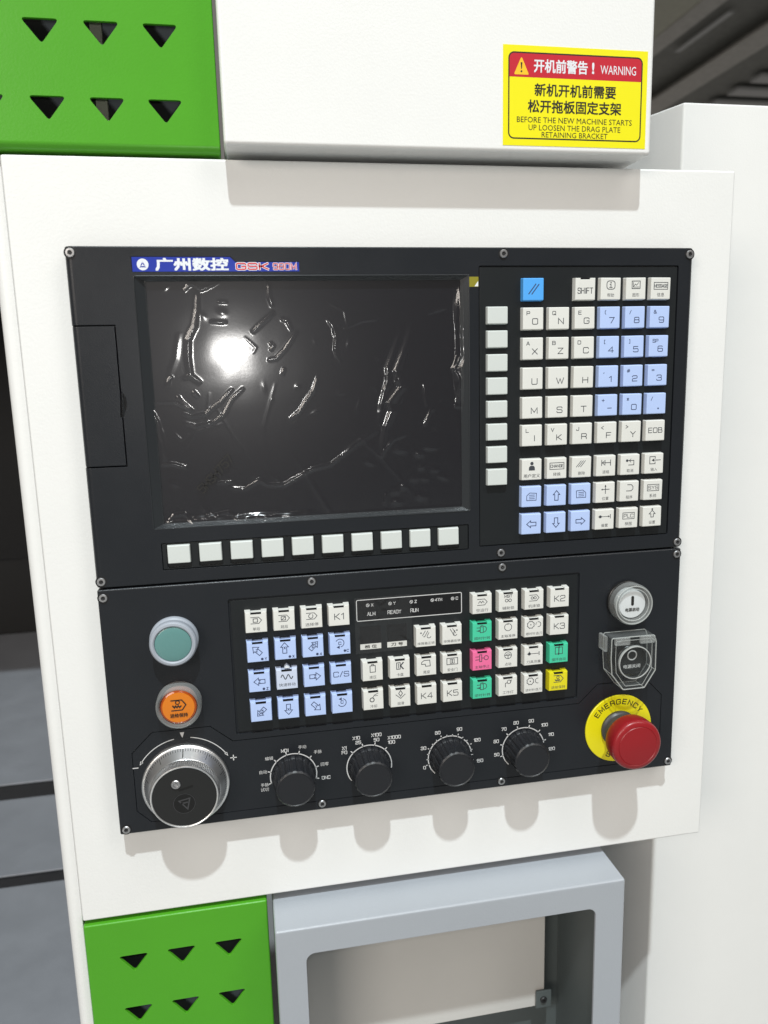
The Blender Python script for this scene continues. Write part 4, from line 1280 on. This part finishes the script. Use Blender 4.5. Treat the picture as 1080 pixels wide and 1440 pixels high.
ik.l_([(-3.6, 1.8), (-2.6, .4), (-1.8, 1.6), (-.9, .4), (0, 1.6), (.9, .4), (1.8, 1.4)], w=.9)
ik.c_('进给保持', 0, -5.2, 3.0, 0.02, width=11.5)
ik.build('button_legend', OB, (47.2, -299.4, 0), smooth=0)

# power on button
PX, PZ = 376.2, -253.6
m = MB().use(dial_black)
m.lathe([(15.6, -0.2), (15.6, 2.4), (14.8, 3.0), (12.6, 3.2)], n=64, cap=False)
PB = m.build('push_button', LP, (PX, PZ, 0)); PB['label'] = 'white power button in a clear collar'
m = MB().use(clear_thick)
m.lathe([(14.8, 3.1), (15.3, 4.0), (15.6, 10.5), (15.2, 12.2), (14.2, 12.8), (12.6, 12.4), (11.5, 10.6), (11.3, 3.2)], n=64, cap=False)
m.build('clear_collar', PB, (PX, PZ, 0))
m = MB().use(edge_glint)  # pale tubes added for the collar's bright edge glints
m.tube([(a, b, 12.7) for a, b in circle(14.3, 48)], .4)
m.tube([(a, b, 12.3) for a, b in circle(12.0, 48)], .3)
m.build('collar_edge_glint', PB, (PX, PZ, 0))
m = MB().use(white_lens)
m.lathe([(11.0, 3.0), (10.9, 9.0), (10.4, 9.8), (0.3, 10.2)], n=64)
m.build('button_lens', PB, (PX, PZ, 0))
ik = Ink(10.28, 1.0).use(ink_black)
ik.poly(rrect(-1.1, 1.1, -1.0, 6.4, 1.0)); ik.c_('电源启动', 0, -4.0, 2.9, 0.02, width=11.0)
ik.build('button_legend', PB, (PX, PZ, 0), smooth=0)

# power off button under a hinged clear cover
QX, QZ = 376.4, -296.6
m = MB().use(dial_black)
m.lathe([(14.6, -0.2), (14.6, 4.0), (13.8, 5.0), (12.2, 5.2), (12.0, 11.2), (11.4, 11.8), (0.3, 11.9)], n=64)
QB = m.build('push_button', LP, (QX, QZ, 0)); QB['label'] = 'black power off button under a hinged clear cover'
ik = Ink(11.96, .95).use(ink_white)
ik.circ(0, 4.0, 3.5, w=.95, n=28); ik.c_('电源关闭', 0, -4.6, 3.2, 0.022, width=13.4)
ik.build('button_legend', QB, (QX, QZ, 0), smooth=0)
out = [(-18.6, 20.0), (15.6, 20.0), (17.4, 15.0), (17.6, -8.0), (9.0, -21.4), (-8.2, -21.4), (-17.8, -8.6), (-18.8, 4.0)]
# clear cover: walls and front sheet are one closed shell
me = MB(); me.prism(round_poly([(a, b) for a, b in out][::-1], 1.6), 2.0, 15.2)
shell = me.mesh('cover', 0)
fix_normals(shell)
shell.materials.append(clear)
ci = MB(); ci.prism([(a * .91, b * .92) for a, b in out], -3, 13.4)
cr = MB(); cr.lathe([(12.6, 14.3), (12.6, 20.0)], n=48); cr.fill(circle(12.6, 48)[::-1], 14.3)
m1 = carve(shell, [ci.mesh('cut', 0)], 0.5)
link('clear_cover', m1, QB, (QX, QZ, 0))
m = MB().use(clear)
m.lathe([(13.4, 15.25), (13.2, 16.4), (12.4, 16.8), (11.6, 16.4), (11.4, 15.25)], n=64, cap=False)
m.build('cover_ring', QB, (QX, QZ, 0))
m = MB().use(ring_bright)  # opaque pale ring over the clear one gives its brightness by colour
m.lathe([(12.9, 15.3), (12.8, 16.95), (12.2, 17.1), (12.0, 16.7)], n=64, cap=False)
m.build('cover_ring', QB, (QX, QZ, 0))
m = MB().use(edge_glint)  # pale tubes added for the cover's bright edge glints
rim = round_poly(out[::-1], 1.6)
m.tube([(a * .985, b * .985, 15.2) for a, b in rim], .42)
m.tube([(a * .99, b * .99, 2.2) for a, b in rim], .32)
m.tube([(a * .80, b * .86, 15.3) for a, b in rim], .22)
for a, b in out[2:7]: m.tube([(a * .985, b * .985, 2.4), (a * .985, b * .985, 8.0), (a * .985, b * .985, 15.0)], .34, 8, False)
m.build('cover_edge_glint', QB, (QX, QZ, 0))
for dx in (-17.0, 3.0, ):
    link('cover_hinge', bevel_box(dx, dx + 12.0, 14.6, 20.6, 15.3, 18.6, 1.2, 3, material=clear_thick), QB, (QX, QZ, 0))
link('cover_latch', bevel_box(-21.8, -19.2, 8.0, 20.0, 0.5, 11.0, 0.8, 2, material=clear_thick), QB, (QX, QZ, 0))

# emergency stop
EX, EZ = 373.2, -355.9
m = MB().use(yellow_plastic)
m.lathe([(27.3, -0.15), (27.3, 0.7), (26.9, 1.0), (14.0, 1.0), (13.9, 0.2)], n=96, cap=False)
EB = m.build('emergency_stop', LP, (EX, EZ, 0)); EB['label'] = 'red mushroom emergency stop on a yellow ring'
ik = Ink(1.05, .8).use(ink_black)


def arc_text(ik, text, r, a_mid, step, h, flip=False):
    n = len(text)
    for i, chh in enumerate(text):
        a = a_mid + (step * (n - 1) / 2 - step * i) * (1 if not flip else -1)
        x, z = r * math.cos(math.radians(a)), r * math.sin(math.radians(a))
        rot = math.radians(a - 90 if not flip else a + 90)
        ik.s_(chh, x, z, h, .95, .75, .28, rot)


arc_text(ik, 'EMERGENCY', 22.0, 92, 13.2, 3.7)
arc_text(ik, 'STOP', 22.0, 270, 14.0, 3.7, True)
ik.build('ring_lettering', EB, (EX, EZ, 0), smooth=0)
m = MB().use(stem_gray)
m.lathe([(14.6, 0.6), (14.6, 3.0), (13.4, 4.0), (12.4, 5.5), (12.2, 15.5)], n=64, cap=False)
m.build('button_stem', EB, (EX, EZ, 0))
m = MB().use(red_plastic)
m.lathe([(12.4, 14.6), (16.8, 15.2), (18.6, 16.6), (19.2, 19.0), (19.5, 25.0), (19.4, 28.0), (18.8, 29.6), (17.6, 30.5), (15.4, 31.0), (15.0, 30.7), (14.6, 31.1), (8.0, 31.8), (0.4, 32.0)], n=120,
        rad=lambda a, r, h: 1.0 + (0.006 * math.cos(a * 48) if 18 < h < 25 else 0))
m.build('mushroom_head', EB, (EX, EZ, 0))

# ------------------------------------------------------------------ protective film on the screen
FX0, FX1, FZ0, FZ1 = 45.2, 251.4, -176.2, -19.6
nx, nz = 470, 356
gx, gz = np.meshgrid(np.linspace(FX0, FX1, nx), np.linspace(FZ0, FZ1, nz))
H = np.zeros_like(gx)


def ridge(pts, a, s, taper=True):
    """raised crease along a polyline: height a, half width s (mm)"""
    global H
    pts = np.array(pts, float)
    seg = np.linalg.norm(np.diff(pts, axis=0), axis=1)
    tot = seg.sum()
    acc = 0.0
    best = np.full(gx.shape, 1e9)
    amp = np.zeros(gx.shape)
    for i in range(len(pts) - 1):
        p, q = pts[i], pts[i + 1]
        d = q - p
        L2 = d @ d
        t = np.clip(((gx - p[0]) * d[0] + (gz - p[1]) * d[1]) / L2, 0, 1)
        dd = np.hypot(gx - p[0] - t * d[0], gz - p[1] - t * d[1])
        u = (acc + t * seg[i]) / tot
        w = np.sin(np.pi * np.clip(u, 0.0, 1.0)) ** 0.5 if taper else np.ones_like(u)
        k = dd < best
        best = np.where(k, dd, best)
        amp = np.where(k, w, amp)
        acc += seg[i]
    H += a * amp * np.exp(-0.5 * (best / s) ** 2)


def bump(x, z, rx, rz, a, rot=0.0):
    global H
    c_, s_ = math.cos(rot), math.sin(rot)
    u = ((gx - x) * c_ + (gz - z) * s_) / rx
    v = (-(gx - x) * s_ + (gz - z) * c_) / rz
    H += a * np.exp(-0.5 * (u * u + v * v))


RID = [
    ([(68.8, -27.1), (72.0, -23.2), (74.9, -22.3), (80.1, -25.9), (86.1, -23.3), (91.1, -20.9)], .9, .8),
    ([(77.6, -26.6), (76.4, -38), (74.1, -48.5), (69.6, -56.7), (68.9, -67.6), (69.6, -79), (76.1, -84.6)], 1.15, 1.25),
    ([(83.7, -45.7), (89.5, -46.2), (95.0, -46.3)], .5, .8),
    ([(122.4, -22.0), (122.3, -30.9), (124.1, -37.3)], .8, .9),
    ([(109.6, -53.4), (117.5, -46.6), (125.4, -40.0)], .8, 1.0),
    ([(128.8, -44.3), (132.8, -45.8), (136.1, -52.4)], .75, .8), ([(120.9, -59.2), (123.3, -61.7), (121.1, -64.7)], .8, .7),
    ([(118.8, -70.7), (124.5, -69.8), (130.9, -63.9), (139.7, -52.0)], .7, .9), ([(104.9, -55.4), (112.1, -62.5), (109.4, -66.5)], .15, .7),
    ([(60.3, -91.8), (63.4, -96.5), (69.5, -102.2)], 1.0, .8), ([(44.8, -95.4), (58.5, -95.8), (69.5, -102.2)], .6, .8),
    ([(62.5, -103.0), (68.2, -105.8), (77.4, -104.1), (87.9, -96.2), (96.0, -87.8)], .8, .8),
    ([(63.5, -109.2), (70.8, -112.0), (82.0, -109.9), (89.4, -104.5), (94.5, -95.4), (103.1, -87.5)], .85, .8),
    ([(54.8, -86.2), (56.1, -81.2), (58.7, -79.3)], .7, .7), ([(70.4, -89.1), (73.6, -93.3)], .8, .8), ([(128.0, -80.6), (129.8, -75.5)], .8, .7), ([(89.5, -33.5), (96, -33.8)], .6, .7),
    ([(159.1, -44.7), (163.1, -50.3), (164.6, -57.4), (163.6, -64.5), (165.5, -70.7)], .95, .8),
    ([(151.9, -81.2), (148.4, -90.9), (142.8, -98.0), (138.9, -104.1), (131.3, -110.1)], 1.1, .8),
    ([(217.9, -46.0), (212.2, -62.4), (204.8, -79.9), (208.4, -90.6), (199.9, -100.9), (201.5, -106.3), (196.8, -116.8), (193.0, -138)], 1.5, 2.0),
    ([(209.2, -52.0), (198.9, -77.7), (198.7, -86.1), (193.9, -101.8), (192.4, -116.6)], 1.0, 1.5),
    ([(249.3, -24), (248.5, -55.7), (249.0, -70.5), (244.5, -78.8), (248.3, -87.4), (248.8, -98.2), (244.8, -104.5)], 1.5, 1.1),
    ([(244.8, -104.5), (251, -105)], 1.0, .8), ([(244.5, -78.8), (251, -79)], .8, .8),
    ([(226.7, -42.5), (241.0, -38.5)], .7, .7), ([(169.8, -51.4), (182.6, -46.5), (192.2, -45.6), (196.6, -40.6)], .5, .8),
    ([(223.8, -87.8), (225.2, -103.9)], .8, .8), ([(229.1, -105.1), (223.3, -117.8)], .8, .9),
    ([(90.0, -153.3), (99.8, -154.6), (109.5, -149.2), (115.5, -152.8), (126.1, -153.3), (131.5, -150.4), (145.6, -143.6), (158.1, -140.9), (173.6, -129.8)], 1.05, .85),
    ([(81.5, -149.9), (91.8, -149.4)], .7, .7), ([(47.1, -136.2), (53.1, -135.5), (63.0, -138.5)], .85, .8), ([(43.0, -99.0), (46.8, -108.0), (49.2, -121.4), (49.8, -133.7)], .9, .9),
    ([(48.3, -174.6), (52.7, -169.5), (59.8, -169.4), (65.0, -175.6)], .8, .8), ([(64.7, -172.4), (78.1, -171.6), (87.5, -170.0), (93.5, -173.6), (108.2, -172.8), (135, -174.2)], 1.1, .9),
    ([(193.0, -138.2), (195.3, -132.9), (202.1, -125.6), (211.0, -122.7)], .7, .8), ([(194.3, -171.3), (195.7, -162.5)], .7, .8),
    ([(165, -134), (185, -122), (193, -118)], .4, 1.6),
]
for pts, a, s in RID: ridge(pts, a * .74, s * .86)
# the film stands up against the frame along its right side and along the bottom
zw = np.exp(-((gz + 64) / 36) ** 4) * (1 + .10 * np.sin(gz * .33) * np.sin(gz * .12 + 1))
H += np.clip(gx - 245.2 + .8 * np.sin(gz * .13), 0, None) * .50 * zw
xw = np.exp(-((gx - 95) / 38) ** 4) * (1 + .3 * np.sin(gx * .4))
H += np.clip(-171.5 - gz + .8 * np.sin(gx * .19), 0, None) * .55 * xw
H += np.clip(-173.6 - gz, 0, None) * .35 * (1 - xw)
for i in range(22):                     # faint long waves where the film has not settled
    p = np.array([rng.uniform(60, 240), rng.uniform(-165, -30)])
    d = np.array([rng.normal(0, 10), rng.normal(-14, 12)])
    if min(math.hypot(*(p + k_ * d - (103, -71))) for k_ in (0, .5, 1, 1.5, 2)) < 24: continue
    ridge([p, p + d + rng.normal(0, 3, 2), p + 2 * d], rng.uniform(.08, .22), rng.uniform(.5, 1.3))
for x, z in ((227.0, -132.6), (219.7, -136.7), (221.2, -145.5), (230.7, -148.2), (216.0, -153.6), (223.3, -153.9), (208.0, -158.7), (202.4, -161.7), (203.3, -169.5), (220.8, -166.6), (206.3, -133.4), (184.7, -141.1), (236.4, -153.5)):
    bump(x, z, random.uniform(1.4, 2.8), random.uniform(1.0, 1.6), random.uniform(.45, .8), random.uniform(-.5, .5))
for i in range(34):
    bx, bz_ = rng.uniform(FX0 + 4, FX1 - 4), rng.uniform(FZ0 + 4, FZ1 - 4)
    if math.hypot(bx - 103, bz_ + 71) < 20: continue
    bump(bx, bz_, rng.uniform(.9, 2.4), rng.uniform(.7, 1.5), rng.uniform(.08, .26), rng.uniform(0, 3))
for i in range(26):
    fx, fz, ph = rng.normal(0, .16), rng.normal(0, .16), rng.uniform(0, 6.28)
    H += 0.005 * np.sin(fx * gx + fz * gz + ph)
base_h = -3.1
vs = np.stack([gx * MM, -(base_h + np.clip(H, -.5, 3.0)) * MM, gz * MM], -1).reshape(-1, 3)
idx = np.arange(nx * nz).reshape(nz, nx)
fs = np.stack([idx[:-1, :-1], idx[:-1, 1:], idx[1:, 1:], idx[1:, :-1]], -1).reshape(-1, 4)
fm = bpy.data.meshes.new('film')
fm.from_pydata((vs - np.array([148 * MM, 3 * MM, -176 * MM])).tolist(), [], fs.tolist())
fm.materials.append(film_mat)
fm.update()
fm.polygons.foreach_set('use_smooth', [True] * len(fm.polygons))
FILM = link('protective_film', fm, None, (148, -176, -3))
FILM['label'] = 'creased clear protective film over the dark screen of the operator panel'
FILM['category'] = 'film'
m = MB().use(tape_gold); m.box(255.2, 261.6, -25.5, -19.0, 0.05, 0.25); m.build('pull_tab', FILM, (0, 0, 0))
m = MB().use(logo_white); m.add([(258.8, -25.2, .3), (261.4, -25.2, .3), (261.4, -21.8, .3)], [(0, 1, 2)]); m.build('tab_print', FILM, (0, 0, 0), smooth=0)
ik = Ink(-1.9, .6).use(ink_black)
for l in strokes('5H9H757', 81.2, -143.4, 5.4, .7, .3, True, math.radians(45.5)): ik.ribbon(l, .85, -1.9)
ik.build('film_marking', FILM, (0, 0, 0), smooth=0)

# thin clear film over the status window
sx, sz = np.meshgrid(np.linspace(170.5, 211.5, 70), np.linspace(-276.5, -235.5, 70))
gx, gz = sx, sz
H = np.zeros_like(gx)
for i in range(9):
    p = np.array([rng.uniform(172, 210), rng.uniform(-275, -237)])
    q = p + rng.normal(0, 9, 2)
    ridge([p, (p + q) / 2 + rng.normal(0, 1.5, 2), q], rng.uniform(.2, .45), rng.uniform(.5, .9))
ridge([(185.5, -236), (186, -252), (186.5, -266)], .5, .7)
vs = np.stack([gx * MM, -(0.15 + H) * MM, gz * MM], -1).reshape(-1, 3)
idx = np.arange(70 * 70).reshape(70, 70)
fs = np.stack([idx[:-1, :-1], idx[:-1, 1:], idx[1:, 1:], idx[1:, :-1]], -1).reshape(-1, 4)
fm = bpy.data.meshes.new('film')
fm.from_pydata((vs - np.array([191 * MM, 0, -276 * MM])).tolist(), [], fs.tolist())
fm.materials.append(film_mat)
fm.polygons.foreach_set('use_smooth', [True] * len(fm.polygons))
F2 = link('protective_film', fm, None, (191, -276, 0))
F2['label'] = 'small creased clear film over the status lamps and digit windows of the button panel'
F2['category'] = 'film'
